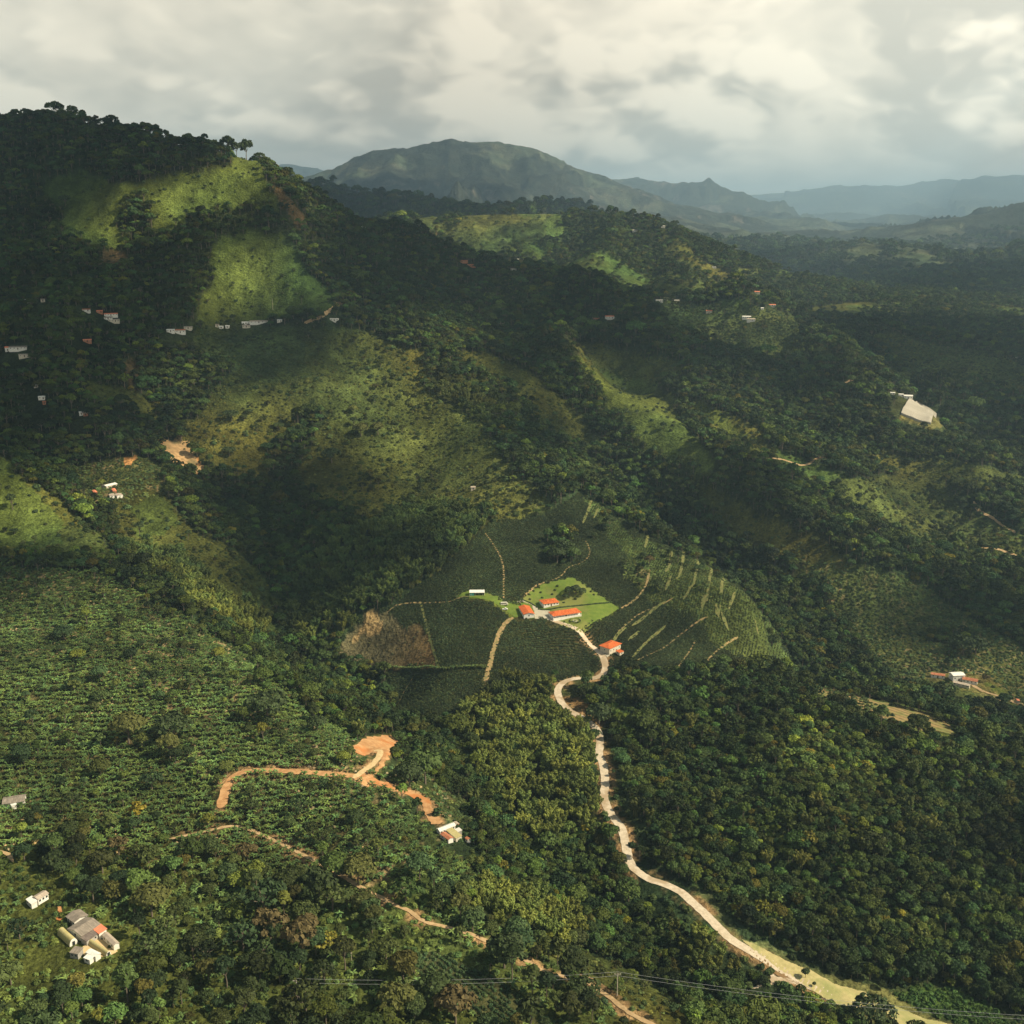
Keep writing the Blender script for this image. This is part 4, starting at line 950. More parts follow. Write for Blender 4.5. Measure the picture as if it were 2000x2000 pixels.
# ------------------------------------------------------------------ ground kept clear of trees: roads seen from the air and building plots
VIEWS = []           # (polyline, half width, reach towards the camera, share removed)
for (nm, lab), (P, z, hw, mt) in list(LINE_XY.items()):
    if z is not None: VIEWS.append((P, hw, 13.0 if mt in ('concrete',) else 8.0, .93 if mt != 'pathsoil' else .45, 7.0 if mt == 'concrete' else 3.0))
AVOID_TREES = []
def view_line(crop, s, hw, reach, share=.95): VIEWS.append((drape_line(crop, s, 4.0), hw, reach, share, 3.0))
view_line(9, '420,1480 540,1560 690,1650 850,1730 1000,1800 1150,1815 1300,1900 1500,1980', 8, 10)
view_line(9, '760,110 850,140 980,180 1100,220 1200,250 1300,300 1400,340 1500,370', 7, 17, .95)
view_line('P', '55,1748 95,1752', 6, 12, .97)
view_line('P', '0,1562 50,1560', 6, 9)
view_line('P', '0,1585 60,1580', 5, 6)
view_line(6, '1400,1310 1740,1370', 6, 12)
view_line('P', '1195,1275 1210,1278', 5, 9)
view_line('P', '1245,1705 1275,1722 1300,1729 1330,1745 1352,1766', 3, 17, .99)
view_line('P', '1245,1705 1275,1722 1300,1729 1330,1745 1352,1766', 3, 9, .99)
view_line(9, '460,1745 560,1712 690,1695 760,1740 840,1775', 3, 9)
view_line(8, '260,440 330,430 400,425 470,430', 5, 9)
view_line(8, '330,590 380,560 410,510 440,480', 4, 8)
view_line(9, '1350,1850 1500,1870 1700,1930 1900,1985', 12, 6, .9)
view_line('P', '1160,1330 1130,1331 1100,1338', 3.5, 16, .98)
view_line('W', '500,870 700,950 900,1010 1180,1090 1320,1050', 14, 22, .97)
view_line('W', '560,800 850,640 1250,860', 16, 4, .97)
def clear_view(x, y, z):
    m = np.ones(len(x), bool)
    for P, hw, reach, share, sunward in VIEWS:
        bb = (x > P[:, 0].min() - 20) & (x < P[:, 0].max() + 25) & (y > P[:, 1].min() - 32) & (y < P[:, 1].max() + 20)
        if not bb.any(): continue
        q = np.where(bb)[0]; pr = rng.random(len(q))
        for ddx, dyy in ((0, 0), (0, reach * .5), (0, reach), (-sunward, 0), (-sunward, 3)):
            d = np.full(len(q), 1e9)
            for p in P[::2]: d = np.minimum(d, (x[q] + ddx - p[0]) ** 2 + (y[q] + dyy - p[1]) ** 2)
            m[q[(d < (hw + 2.2) ** 2) & (pr < share)]] = False
    return m
for (px, py), rad in PADS:
    x, y, z = hit(px, py); AVOID += [(x, y, max(rad, 6) * .66), (x - rad * .35, y - 7 - rad * .3, max(rad, 6) * .55), (x + rad * .35, y - 7 - rad * .3, max(rad, 6) * .55)]
# ------------------------------------------------------------------ buildings
def b_sheet(c1, c2, streak=.5, axis=0, rib=.9):
    def f(t, b):
        o = t.new('ShaderNodeTexCoord').outputs['Object']
        mp = t.new('ShaderNodeMapping'); t.l.new(o, mp.inputs[0]); mp.inputs['Scale'].default_value = (1.0, .25, .3)
        n = t.noise(mp.outputs[0], 1.3, 5, .65)
        c = t.mix(t.ramp(n, .36, .66), (*c1, 1), (*c2, 1))
        wv = t.new('ShaderNodeTexWave', {'Scale': 1.6, 'Distortion': 0.0}); wv.bands_direction = 'X'; t.l.new(o, wv.inputs[0])
        c = t.mix(t.math('MULTIPLY', wv.outputs[1], .22), c, (c1[0] * .5, c1[1] * .5, c1[2] * .5, 1))
        t.l.new(c, b.inputs['Base Color'])
    return f
def b_wall(c1, c2):
    def f(t, b):
        o = t.new('ShaderNodeTexCoord').outputs['Object']; n = t.noise(o, .8, 5, .6)
        t.l.new(t.mix(t.ramp(n, .35, .7), (*c1, 1), (*c2, 1)), b.inputs['Base Color'])
    return f
M['r_orange'] = material('orange_roof', rough=.8, build=b_sheet((.43, .085, .022), (.70, .18, .05)))
M['r_rust'] = material('rust_roof', rough=.8, build=b_sheet((.36, .12, .06), (.50, .22, .12)))
M['r_grey'] = material('grey_roof', rough=.8, build=b_sheet((.20, .17, .14), (.32, .27, .22)))
M['r_dark'] = material('dark_roof', rough=.8, build=b_sheet((.14, .11, .10), (.22, .18, .15)))
M['r_tin'] = material('tin_roof', rough=.5, build=b_sheet((.62, .58, .52), (.78, .74, .68)))
M['r_pink'] = material('weathered_tin', rough=.7, build=b_sheet((.38, .31, .25), (.50, .42, .33)))
M['r_white'] = material('white_roof', rough=.6, build=b_sheet((.72, .70, .64), (.85, .83, .77)))
M['r_coral'] = material('coral_roof', rough=.7, build=b_sheet((.72, .22, .12), (.82, .30, .17)))
M['plastic'] = material('greenhouse_plastic', rough=.45, spec=.4, build=b_wall((.42, .36, .15), (.52, .45, .22)))
M['netting'] = material('pale_netting', rough=.7, build=b_wall((.34, .31, .25), (.40, .37, .31)))
M['w_white'] = material('white_wall', build=b_wall((.70, .67, .60), (.82, .79, .72)))
M['w_cream'] = material('cream_wall', build=b_wall((.55, .49, .38), (.68, .61, .48)))
M['w_grey'] = material('grey_wall', build=b_wall((.30, .28, .25), (.42, .39, .35)))
M['w_brick'] = material('brick_wall', build=b_wall((.38, .16, .09), (.50, .24, .14)))
M['w_teal'] = material('teal_panel', build=b_wall((.06, .30, .26), (.10, .38, .32)))
M['glass'] = material('window_glass', (.03, .035, .04), .2, .5)
M['door'] = material('door_paint', (.10, .06, .04), .6, .2)
M['stone'] = material('flower_stone', (.45, .42, .34), .9, .1)
M['post'] = material('post', (.45, .40, .33), .8, .2)
M['wire'] = material('wire', (.35, .36, .38), .5, .3)
M['rubber'] = material('tyre_rubber', (.03, .03, .03), .8, .2)
M['carwhite'] = material('car_white', (.75, .74, .70), .35, .5)
M['carpale'] = material('van_paint', (.62, .58, .48), .35, .5)
M['carred'] = material('car_red', (.55, .10, .07), .35, .5)
def boxm(x0, x1, y0, y1, z0, z1):
    v = np.array([(x, y, z) for z in (z0, z1) for y in (y0, y1) for x in (x0, x1)], float)
    return v, np.array([(0, 2, 3, 1), (4, 5, 7, 6), (0, 1, 5, 4), (2, 6, 7, 3), (0, 4, 6, 2), (1, 3, 7, 5)])
def mk(name, pieces, mat, parent, smooth=False):
    v, f = join(pieces) if isinstance(pieces, list) else pieces
    return link(name, mesh_np(name, v, f, [M[mat]], smooth=smooth), parent)
def plane_fit(crop, s, h):
    """four roof corners in the photograph -> centre, length, width, heading on the ground"""
    px = cv(crop, nums(s)); cxp = sum(p[0] for p in px) / 4; cyp = sum(p[1] for p in px) / 4
    x, y, zg = hit(cxp, cyp)
    for _ in range(4):                                    # the roof stands h above the ground below it
        Q = []
        for p in px:
            u, dyy, dzz = [float(q) for q in ray(*p)]; k = (zg + h - CAMZ) / dzz; Q.append(np.array([u * k, dyy * k]))
        c = sum(Q) / 4; zg = float(hgt(c[0], c[1]))
    e1 = ((Q[1] - Q[0]) + (Q[2] - Q[3])) / 2; e2 = ((Q[3] - Q[0]) + (Q[2] - Q[1])) / 2
    l1, l2 = np.linalg.norm(e1), np.linalg.norm(e2)
    if l1 < l2: e1, e2, l1, l2 = e2, e1, l2, l1
    # square the corner up between the two edge directions
    if e1[0] < 0: e1 = -e1
    a1 = math.atan2(e1[1], e1[0]); n2 = np.array([-math.sin(a1), math.cos(a1)])
    return c, zg, l1, max(abs(float(np.dot(e2, n2))), l2 * .75), a1
def roof_mesh(kind, L, W, h, rise, oh=.6, th=.18):
    a, b = L / 2 + oh, W / 2 + oh
    if kind == 'mono':
        V = [(-a, -b, h), (a, -b, h), (a, b, h + rise), (-a, b, h + rise)]
    elif kind == 'gable':
        V = [(-a, -b, h), (a, -b, h), (a, 0, h + rise), (-a, 0, h + rise), (a, b, h), (-a, b, h)]
    elif kind == 'hip':
        r = max(a - b, .3); V = [(-a, -b, h), (a, -b, h), (a, b, h), (-a, b, h), (-r, 0, h + rise), (r, 0, h + rise)]
    V = np.array(V, float)
    if kind == 'mono': top = [(0, 1, 2, 3)]; rim = [0, 1, 2, 3]
    elif kind == 'gable': top = [(0, 1, 2, 3), (3, 2, 4, 5)]; rim = [0, 1, 2, 4, 5, 3]
    else: top = [(0, 1, 5, 4), (2, 3, 4, 5), (1, 2, 5, 5), (3, 0, 4, 4)]; rim = [0, 1, 2, 3]
    n = len(V); V2 = np.concatenate([V, V - [0, 0, th]]); F_ = []
    for q in top: F_.append(q); F_.append(tuple(n + k for k in reversed(q)))
    for i in range(len(rim)): p, q = rim[i], rim[(i + 1) % len(rim)]; F_.append((n + p, n + q, q, p))
    return V2, [tuple(dict.fromkeys(f)) for f in F_]
def mk_py(name, V, Fs, mat, parent):
    me = bpy.data.meshes.new(name); me.from_pydata([tuple(v) for v in V], [], Fs); me.materials.append(M[mat]); me.update(); return link(name, me, parent)
def house(name, label, cat, crop, s, h, roof='gable', rise=1.2, wall='w_white', rmat='r_tin', nwin=3, door=True, group=None, oh=.5, openfront=False, porch=False, given=None):
    c, zg, L, W, ang = plane_fit(crop, s, h + (rise * .4 if roof != 'mono' else 0)) if given is None else given
    L, W = max(L - 2 * oh, 2.2), max(W - 2 * oh, 2.0)
    e = link(name, None, label=label, category=cat, group=group); e.location = (c[0], c[1], zg); e.rotation_euler.z = ang
    th = .2
    if openfront:        # three walls and posts
        mk('wall', [boxm(-L / 2, L / 2, W / 2 - th, W / 2, -2.5, h), boxm(-L / 2, -L / 2 + th, -W / 2, W / 2 - th - .01, -2.5, h), boxm(L / 2 - th, L / 2, -W / 2, W / 2 - th - .01, -2.5, h)], wall, e)
        for k in range(4):
            x = -L / 2 + L * (k + .5) / 4; mk('post', boxm(x - .1, x + .1, -W / 2, -W / 2 + .2, -2.5, h), 'post', e)
        mk('floor', boxm(-L / 2 + .3, L / 2 - .3, -W / 2 + .3, W / 2 - .3, -2.2, .06), 'w_grey', e)
    else:
        V = [boxm(-L / 2, L / 2, -W / 2, W / 2, -2.5, h)]
        if roof in ('gable', 'mono'):    # gable ends fill up to the roof
            v, f = boxm(-L / 2, L / 2, -W / 2, W / 2, h, h + .01)
            if roof == 'mono': v[[6, 7], 2] = h + rise * .93
            if roof == 'gable':
                v = np.array([(-L / 2, -W / 2, h), (-L / 2, W / 2, h), (-L / 2, 0, h + rise * W / (W + 2 * oh)), (L / 2, -W / 2, h), (L / 2, W / 2, h), (L / 2, 0, h + rise * W / (W + 2 * oh))])
                f = np.array([(0, 2, 1, 1), (3, 4, 5, 5)])
                mk_py('gable', v[:3], [(0, 2, 1)], wall, e); mk_py('gable', v[[3, 4, 5]], [(0, 1, 2)], wall, e)
            else: V.append((v, f))
        mk('wall', V, wall, e)
        ws = min(1.3, h * .42)
        for sd in (-1, 1):
            for k in range(nwin):
                if door and sd == -1 and k == nwin // 2: continue
                x = -L / 2 + L * (k + .5) / nwin; y = sd * W / 2; z0 = h * .42
                fr = mk('window', boxm(x - .55, x + .55, min(y, y + sd * .05), max(y, y + sd * .05), z0, z0 + ws), 'w_white', e)
                mk('pane', boxm(x - .45, x + .45, min(y + sd * .05, y + sd * .08), max(y + sd * .05, y + sd * .08), z0 + .1, z0 + ws - .1), 'glass', fr)
            if W > 4:
                x = sd * L / 2; z0 = h * .42; fr = mk('window', boxm(min(x, x + sd * .05), max(x, x + sd * .05), -.6, .6, z0, z0 + ws), 'w_white', e)
                mk('pane', boxm(min(x + sd * .05, x + sd * .08), max(x + sd * .05, x + sd * .08), -.5, .5, z0 + .1, z0 + ws - .1), 'glass', fr)
        if door:
            x = -L / 2 + L * (nwin // 2 + .5) / nwin; mk('door', boxm(x - .55, x + .55, -W / 2 - .06, -W / 2, 0, 2.1), 'door', e)
    V, Fs = roof_mesh(roof, L, W, h + .02, rise, oh); mk_py('roof', V, Fs, rmat, e)
    return e, L, W
def tunnel(label, crop, s, h=2.6, mat='plastic', group=None, endwall=True):
    c, zg, L, W, ang = plane_fit(crop, s, h * .7)
    e = link('greenhouse_tunnel', None, label=label, category='greenhouse', group=group); e.location = (c[0], c[1], zg); e.rotation_euler.z = ang
    V = []; Fc = []; n = 14; m = 16
    for i in range(m + 1):
        x = -L / 2 + L * i / m; sag = -.05 if i % 2 else 0
        for k in range(n + 1):
            a = math.pi * k / n; V.append((x, -math.cos(a) * W / 2, -.3 + (h + .3 + sag) * math.sin(a) ** .8))
    for i in range(m):
        for k in range(n): q = i * (n + 1) + k; Fc.append((q, q + n + 1, q + n + 2, q + 1))
    mk('cover', (np.array(V), np.array(Fc)), mat, e, True)
    for sd in (-1, 1):
        Vv = [(sd * (L / 2 - .02), -math.cos(math.pi * k / n) * W / 2, -.3 + (h + .3) * math.sin(math.pi * k / n) ** .8) for k in range(n + 1)]
        fr = mk_py('end_wall', Vv, [tuple(range(n + 1))], 'w_white', e)
        mk('door', boxm(min(sd * (L / 2), sd * (L / 2 + .05)), max(sd * (L / 2), sd * (L / 2 + .05)), -.6, .6, 0, 1.9), 'glass', fr)
    return e
# --- the orange roofed farm on the spur
e, L, W = house('farmhouse', 'long white farmhouse with orange roof and a veranda of posts along the lawn', 'house', 'H', '1035,400 1320,350 1355,395 1050,430', 3.0, 'hip', 1.5, 'w_white', 'r_orange', 9, True, 'orange roofed farm buildings', .3)
mk('veranda', [boxm(-L / 2 - .2, L / 2 + .2, -W / 2 - 2.6, -W / 2 - .02, -2.2, .25), boxm(-L / 2 - .2, L / 2 + .2, -W / 2 - 2.62, -W / 2 - 2.4, .25, 1.0)], 'w_white', e)
for k in range(11):
    x = -L / 2 + L * k / 10; mk('post', boxm(x - .12, x + .12, -W / 2 - 2.38, -W / 2 - 2.14, .25, 2.75), 'w_white', e)
mk('veranda_roof', (np.array([(-L / 2 - .4, -W / 2 - 3.0, 2.75), (L / 2 + .4, -W / 2 - 3.0, 2.75), (L / 2 + .4, -W / 2 - .31, 3.03), (-L / 2 - .4, -W / 2 - .31, 3.03)]), np.array([(0, 1, 2, 3)])), 'r_orange', e)
house('farmhouse', 'smaller orange roofed house with a white terrace above the long farmhouse', 'house', 'H', '925,270 1100,255 1135,295 975,320', 2.8, 'hip', 1.2, 'w_white', 'r_orange', 5, True, 'orange roofed farm buildings')
house('farmhouse', 'white house with orange roof seen end on beside the pale courtyard', 'house', 'H', '705,340 830,332 876,412 772,430', 3.4, 'gable', 1.3, 'w_white', 'r_orange', 4, True, 'orange roofed farm buildings')
e, L, W = house('farmhouse', 'big square two storey house with an orange roof at the bend of the road', 'house', 'H', '1555,745 1682,690 1800,725 1665,787', 5.2, 'hip', 1.6, 'w_cream', 'r_orange', 4, True, 'orange roofed farm buildings', .8)
house('annex', 'little orange lean-to roof beside the big square house', 'shed', 'H', '1730,812 1770,795 1803,812 1790,840', 2.4, 'mono', .4, 'w_cream', 'r_orange', 1, False, 'orange roofed farm buildings', .2)
e, L, W = house('shed', 'open fronted shed with white tin roof and a teal panel left of the lawn', 'shed', 'H', '200,178 355,178 358,200 196,202', 2.7, 'mono', .6, 'w_white', 'r_white', 2, False, None, .2, True)
mk('panel', boxm(-L / 2 + .3, -L / 2 + L * .3, -W / 2 + .02, -W / 2 + .12, .1, 2.4), 'w_teal', e)
def vehicle(name, label, cat, px, py, L, W, H, ang, paint, cab=None, top=None):
    x, y, z = hit(px, py); z = float(hgt(x, y)) + .2
    e = link(name, None, label=label, category=cat); e.location = (x, y, z); e.rotation_euler.z = ang
    a, b = L / 2, W / 2
    prof = [(-a, .35), (a, .35), (a, H * .55), (a - L * .06, H * .62), (a - L * .2, H), (-a + .1, H), (-a, H * .9)] if cab is None else [(-a, .4), (a, .4), (a, H * .55), (a - L * .18, H * .6), (a - L * .3, H), (-a + L * .45, H), (-a + L * .42, H * .58), (-a, H * .58)]
    n = len(prof); V = [(p, -b, q) for p, q in prof] + [(p, b, q) for p, q in prof]
    Fs = [tuple(range(n)), tuple(range(2 * n - 1, n - 1, -1))] + [(i, i + n, (i + 1) % n + n, (i + 1) % n) for i in range(n)]
    mk_py('body', V, Fs, paint, e)
    for sd in (-1, 1):
        x0, x1 = (-a + .3, a - L * .24) if cab is None else (-a + L * .48, a - L * .32)
        mk('side_window', boxm(x0, x1, min(sd * b, sd * (b + .03)), max(sd * b, sd * (b + .03)), H * .62, H * .9), 'glass', e)
        for xx in (-a * .62, a * .62):
            v = [(xx + .36 * math.cos(k * math.pi / 6), yy, .36 + .36 * math.sin(k * math.pi / 6)) for yy in (sd * (b - .2), sd * (b + .04)) for k in range(12)]
            mk_py('wheel', v, [tuple(range(12)), tuple(range(23, 11, -1))] + [(k, (k + 1) % 12, (k + 1) % 12 + 12, k + 12) for k in range(12)], 'rubber', e)
vehicle('parked_van', 'pale van parked on the grass left of the courtyard', 'van', 985, 1182, 6.2, 2.1, 2.4, .15, 'carpale')
vehicle('pickup_truck', 'white pickup parked below the pale van at the edge of the plots', 'pickup', 986.5, 1192, 4.4, 1.8, 1.7, .1, 'carwhite', True)
# round flower bed on the lawn
x, y, z = hit(1123, 1213)
e = link('flower_bed', None, label='round flower bed with a pale centre on the lawn below the long farmhouse', category='flower bed'); e.location = (x, y, float(hgt(x, y)) + .25); e.rotation_euler.z = .1
def ring(r0, r1, h0, h1, n=36, sx=1.0):
    V = []; Fc = []
    for k in range(n):
        a = 2 * math.pi * k / n; c_, s_ = math.cos(a), math.sin(a)
        V += [(r0 * c_, r0 * s_, h0), (r0 * c_, r0 * s_, h1), (r1 * c_, r1 * s_, h1), (r1 * c_, r1 * s_, h0)]
    for k in range(n):
        q, w2 = 4 * k, 4 * ((k + 1) % n)
        for j in range(3): Fc.append((q + j, w2 + j, w2 + j + 1, q + j + 1))
    return np.array(V), np.array(Fc)
mk('kerb', ring(1.5, 1.9, -.4, .35), 'stone', e)
hd = []
r_ = np.random.default_rng(3)
for k in range(26):
    a = 2 * math.pi * k / 26; v = ico1 * .55 * (1 + .2 * r_.standard_normal((len(ico1), 1))) + [4.3 * math.cos(a), 4.3 * math.sin(a), .3]; hd.append((v, icf1))
hdg = mk('hedge', hd, 'leaf', e); hdg['tcol'] = [.05, .07, .025]
def lumps(name, label, cat, crop, s, r0, step, colr, hs=.9):
    P = drape_line(crop, s, step); P = P[::1]; c0 = P.mean(0); z0 = float(hgt(c0[0], c0[1])); r = np.random.default_rng(9)
    L_ = []
    for p in P:
        v = ico * r0 * r.uniform(.8, 1.15) * (1 + .12 * r.standard_normal((len(ico), 1))) * [1, 1, hs] + [p[0] - c0[0], p[1] - c0[1], float(hgt(p[0], p[1])) - z0 + r0 * .4]; L_.append((v, icf))
    v, f = join(L_); o = link(name, mesh_np(name, v, f, [M['leaf']], smooth=False), label=label, category=cat); o.location = (c0[0], c0[1], z0); o['tcol'] = list(colr); return o
lumps('hedge', 'dark clipped hedge crossing the lawn behind the long farmhouse', 'hedge', 'H', '925,382 1020,385 1150,362 1300,345 1450,330 1580,318 1690,304', .8, .9, (.035, .055, .02))
lumps('hedge', 'curved hedge around the upper edge of the pale courtyard', 'hedge', 'H', '720,282 770,288 830,310 880,342 905,360', .7, .9, (.035, .055, .02))
e = link('fence', None, label='line of dark fence posts below the round flower bed', category='fence'); x, y, z = hit(1123, 1226); e.location = (x, y, z)
for q in ((1225,548),(1238,556),(1268,566),(1300,578),(1325,585),(1355,590),(1385,596),(1405,574),(1440,540),(1480,512)):
    a_, b_, c_ = hit(880 + q[0] / 5.367, 1120 + q[1] / 5.367); mk('post', boxm(a_ - x - .12, a_ - x + .12, b_ - y - .12, b_ - y + .12, c_ - z - .3, c_ - z + 2.2), 'door', e)
bx, by, bz = hit(72, 1760); AVOID += [(bx, by, 9), (bx, by - 8, 9), (bx, by - 16, 8)]
bx, by, bz = hit(165, 1835); AVOID += [(bx + 13, by + 1, 9), (bx + 18, by - 5, 8), (bx + 10, by - 10, 8)]
# --- the grey roofed farm at the bottom left (Z: its own crop)
CROPS['Z'] = (30, 1700, 8.05)
g_ = 'buildings of the grey roofed farm at the bottom left'
house('farmhouse', 'large weathered grey roof over the main house of the bottom left farm', 'house', 'Z', '830,885 1130,700 1320,835 1010,1045', 3.2, 'gable', 1.3, 'w_white', 'r_grey', 5, True, g_)
house('farmhouse', 'grey roofed upper wing of the bottom left farm next to the orange track', 'house', 'Z', '785,705 1012,602 1165,690 905,812', 3.0, 'gable', 1.0, 'w_white', 'r_grey', 3, True, g_)
house('shed', 'dark grey lean-to at the lower corner of the large weathered roof', 'shed', 'Z', '1045,1060 1240,920 1288,1015 1090,1128', 2.5, 'mono', .4, 'w_grey', 'r_dark', 2, False, g_, .2)
house('shed', 'coral red roofed room against the right end of the large grey roof', 'shed', 'Z', '1240,935 1320,840 1455,928 1305,1003', 2.9, 'mono', .5, 'w_white', 'r_coral', 2, True, g_, .3)
tunnel('yellow plastic greenhouse tunnel with a white end wall left of the grey roofs', 'Z', '668,960 770,890 975,1060 850,1145', 3.2, 'plastic', g_)
tunnel('yellow plastic tunnel between the dark lean-to and the long tin shed', 'Z', '1142,1125 1205,1070 1490,1262 1440,1330', 2.4, 'plastic', g_)
house('shed', 'long weathered tin shed at the right of the bottom left farm', 'shed', 'Z', '1355,1005 1455,958 1625,1120 1555,1190', 2.6, 'gable', .7, 'w_white', 'r_pink', 3, False, g_, .2)
house('shed', 'small grey shed below the white end wall of the tunnel', 'shed', 'Z', '858,1300 925,1192 1055,1232 1000,1315', 2.8, 'mono', .5, 'w_grey', 'r_grey', 2, False, g_, .2)
house('shed', 'white roofed shed at the bottom of the farm, larger of two', 'shed', 'Z', '1110,1290 1182,1212 1335,1290 1272,1360', 2.5, 'gable', .5, 'w_white', 'r_white', 2, False, g_, .2)
house('shed', 'white roofed shed at the bottom of the farm, smaller and lowest', 'shed', 'Z', '1075,1380 1125,1312 1218,1370 1185,1405', 2.3, 'mono', .3, 'w_white', 'r_white', 1, False, g_, .2)
house('shed', 'tan roofed barn standing alone above the orange track', 'barn', 'Z', '265,398 452,302 510,352 345,468', 3.0, 'gable', .7, 'w_white', 'r_pink', 3, False, g_, .3)
house('shed', 'white roofed end shed joined to the tan barn above the track', 'shed', 'Z', '168,455 255,402 342,478 256,545', 2.6, 'mono', .4, 'w_white', 'r_white', 2, False, g_, .2)
house('house', 'long grey roofed house at the left edge among the banana rows', 'house', 'P', '2,1556 46,1551 54,1562 8,1570', 2.8, 'gable', .8, 'w_white', 'r_grey', 4, True, None, .3)
house('shed', 'small white shed beside the grey roofed house at the left edge', 'shed', 'P', '18,1566 28,1563 33,1571 22,1575', 2.3, 'mono', .3, 'w_white', 'r_white', 1, False, None, .2)
# --- the tin roofed farm below the orange track
CROPS['Y'] = (660, 1420, 6.44); g_ = 'buildings of the tin roofed farm below the track'
house('farmhouse', 'long low house with a bright tin roof at the end of the orange track', 'house', 'Y', '1235,1270 1445,1190 1475,1232 1278,1312', 2.8, 'gable', .8, 'w_white', 'r_tin', 5, True, g_, .3)
house('shed', 'yellowish roof below the long tin roof', 'shed', 'Y', '1360,1300 1440,1268 1560,1372 1488,1402', 2.4, 'mono', .4, 'w_cream', 'plastic', 2, False, g_, .2)
house('shed', 'rust red roofed shed at the lowest corner of the tin roofed farm', 'shed', 'Y', '1282,1332 1350,1318 1462,1382 1384,1420', 2.4, 'gable', .6, 'w_white', 'r_rust', 2, True, g_, .2)
house('shed', 'small tin shed right of the long tin roof', 'shed', 'Y', '1470,1288 1520,1262 1562,1300 1510,1322', 2.3, 'mono', .3, 'w_grey', 'r_tin', 1, False, g_, .2)
house('shed', 'small pink roofed hut at the upper end of the long tin roof', 'shed', 'Y', '1440,1200 1488,1180 1526,1208 1484,1232', 2.3, 'gable', .4, 'w_brick', 'r_pink', 1, False, g_, .2)
house('hut', 'tiny red roofed hut apart on the right of the tin roofed farm', 'hut', 'Y', '1598,1390 1640,1370 1676,1396 1632,1420', 2.2, 'gable', .4, 'w_white', 'r_rust', 1, False, g_, .2)
# --- the white farm at the right
CROPS['X'] = (1780, 1290, 8.78); g_ = 'buildings of the white farm at the right edge'
house('farmhouse', 'tall white house of the farm at the right edge', 'house', 'X', '660,190 870,185 915,245 700,262', 5.0, 'gable', .9, 'w_white', 'r_white', 3, True, g_, .3)
house('barn', 'long barn with rust red roof joined to the tall white house', 'barn', 'X', '870,262 1140,312 1150,362 885,318', 3.0, 'gable', 1.0, 'w_white', 'r_rust', 4, False, g_, .3)
house('shed', 'long low cream shed in front of the tall white house', 'shed', 'X', '712,345 1015,412 1000,440 722,378', 2.6, 'mono', .4, 'w_cream', 'r_pink', 4, False, g_, .2)
house('house', 'rust roofed cottage with white end walls left of the tall white house', 'house', 'X', '340,190 575,225 590,262 330,232', 2.8, 'gable', .9, 'w_white', 'r_rust', 3, True, g_, .3)
house('hut', 'small cream hut at the end of the orange drive', 'hut', 'X', '1800,665 1845,655 1862,690 1815,700', 2.3, 'mono', .3, 'w_cream', 'r_coral', 1, False, g_, .2)
# --- the farm on the left spur
CROPS['V'] = (160, 900, 16.1); g_ = 'buildings of the farm on the left spur'
house('house', 'house with a long pale roof on the green spur at the left', 'house', 'V', '640,755 1010,680 1085,718 740,812', 2.8, 'gable', .9, 'w_cream', 'r_white', 3, True, g_, .3)
house('hut', 'orange roofed hut at the left end of the spur farm', 'hut', 'V', '320,930 420,900 480,970 380,1000', 2.2, 'gable', .5, 'w_brick', 'r_coral', 1, False, g_, .2)
house('hut', 'brick hut with orange roof below the long pale roof', 'hut', 'V', '930,880 1040,850 1090,930 980,960', 2.3, 'gable', .5, 'w_brick', 'r_coral', 1, False, g_, .2)
house('hut', 'pale hut lowest of the spur farm, left one', 'hut', 'V', '880,1060 960,1010 990,1070 910,1120', 2.2, 'mono', .3, 'w_white', 'r_pink', 1, False, g_, .2)
house('hut', 'cream hut lowest of the spur farm, right one', 'hut', 'V', '1060,1080 1180,1020 1260,1070 1140,1140', 2.2, 'gable', .4, 'w_white', 'r_pink', 1, False, g_, .2)
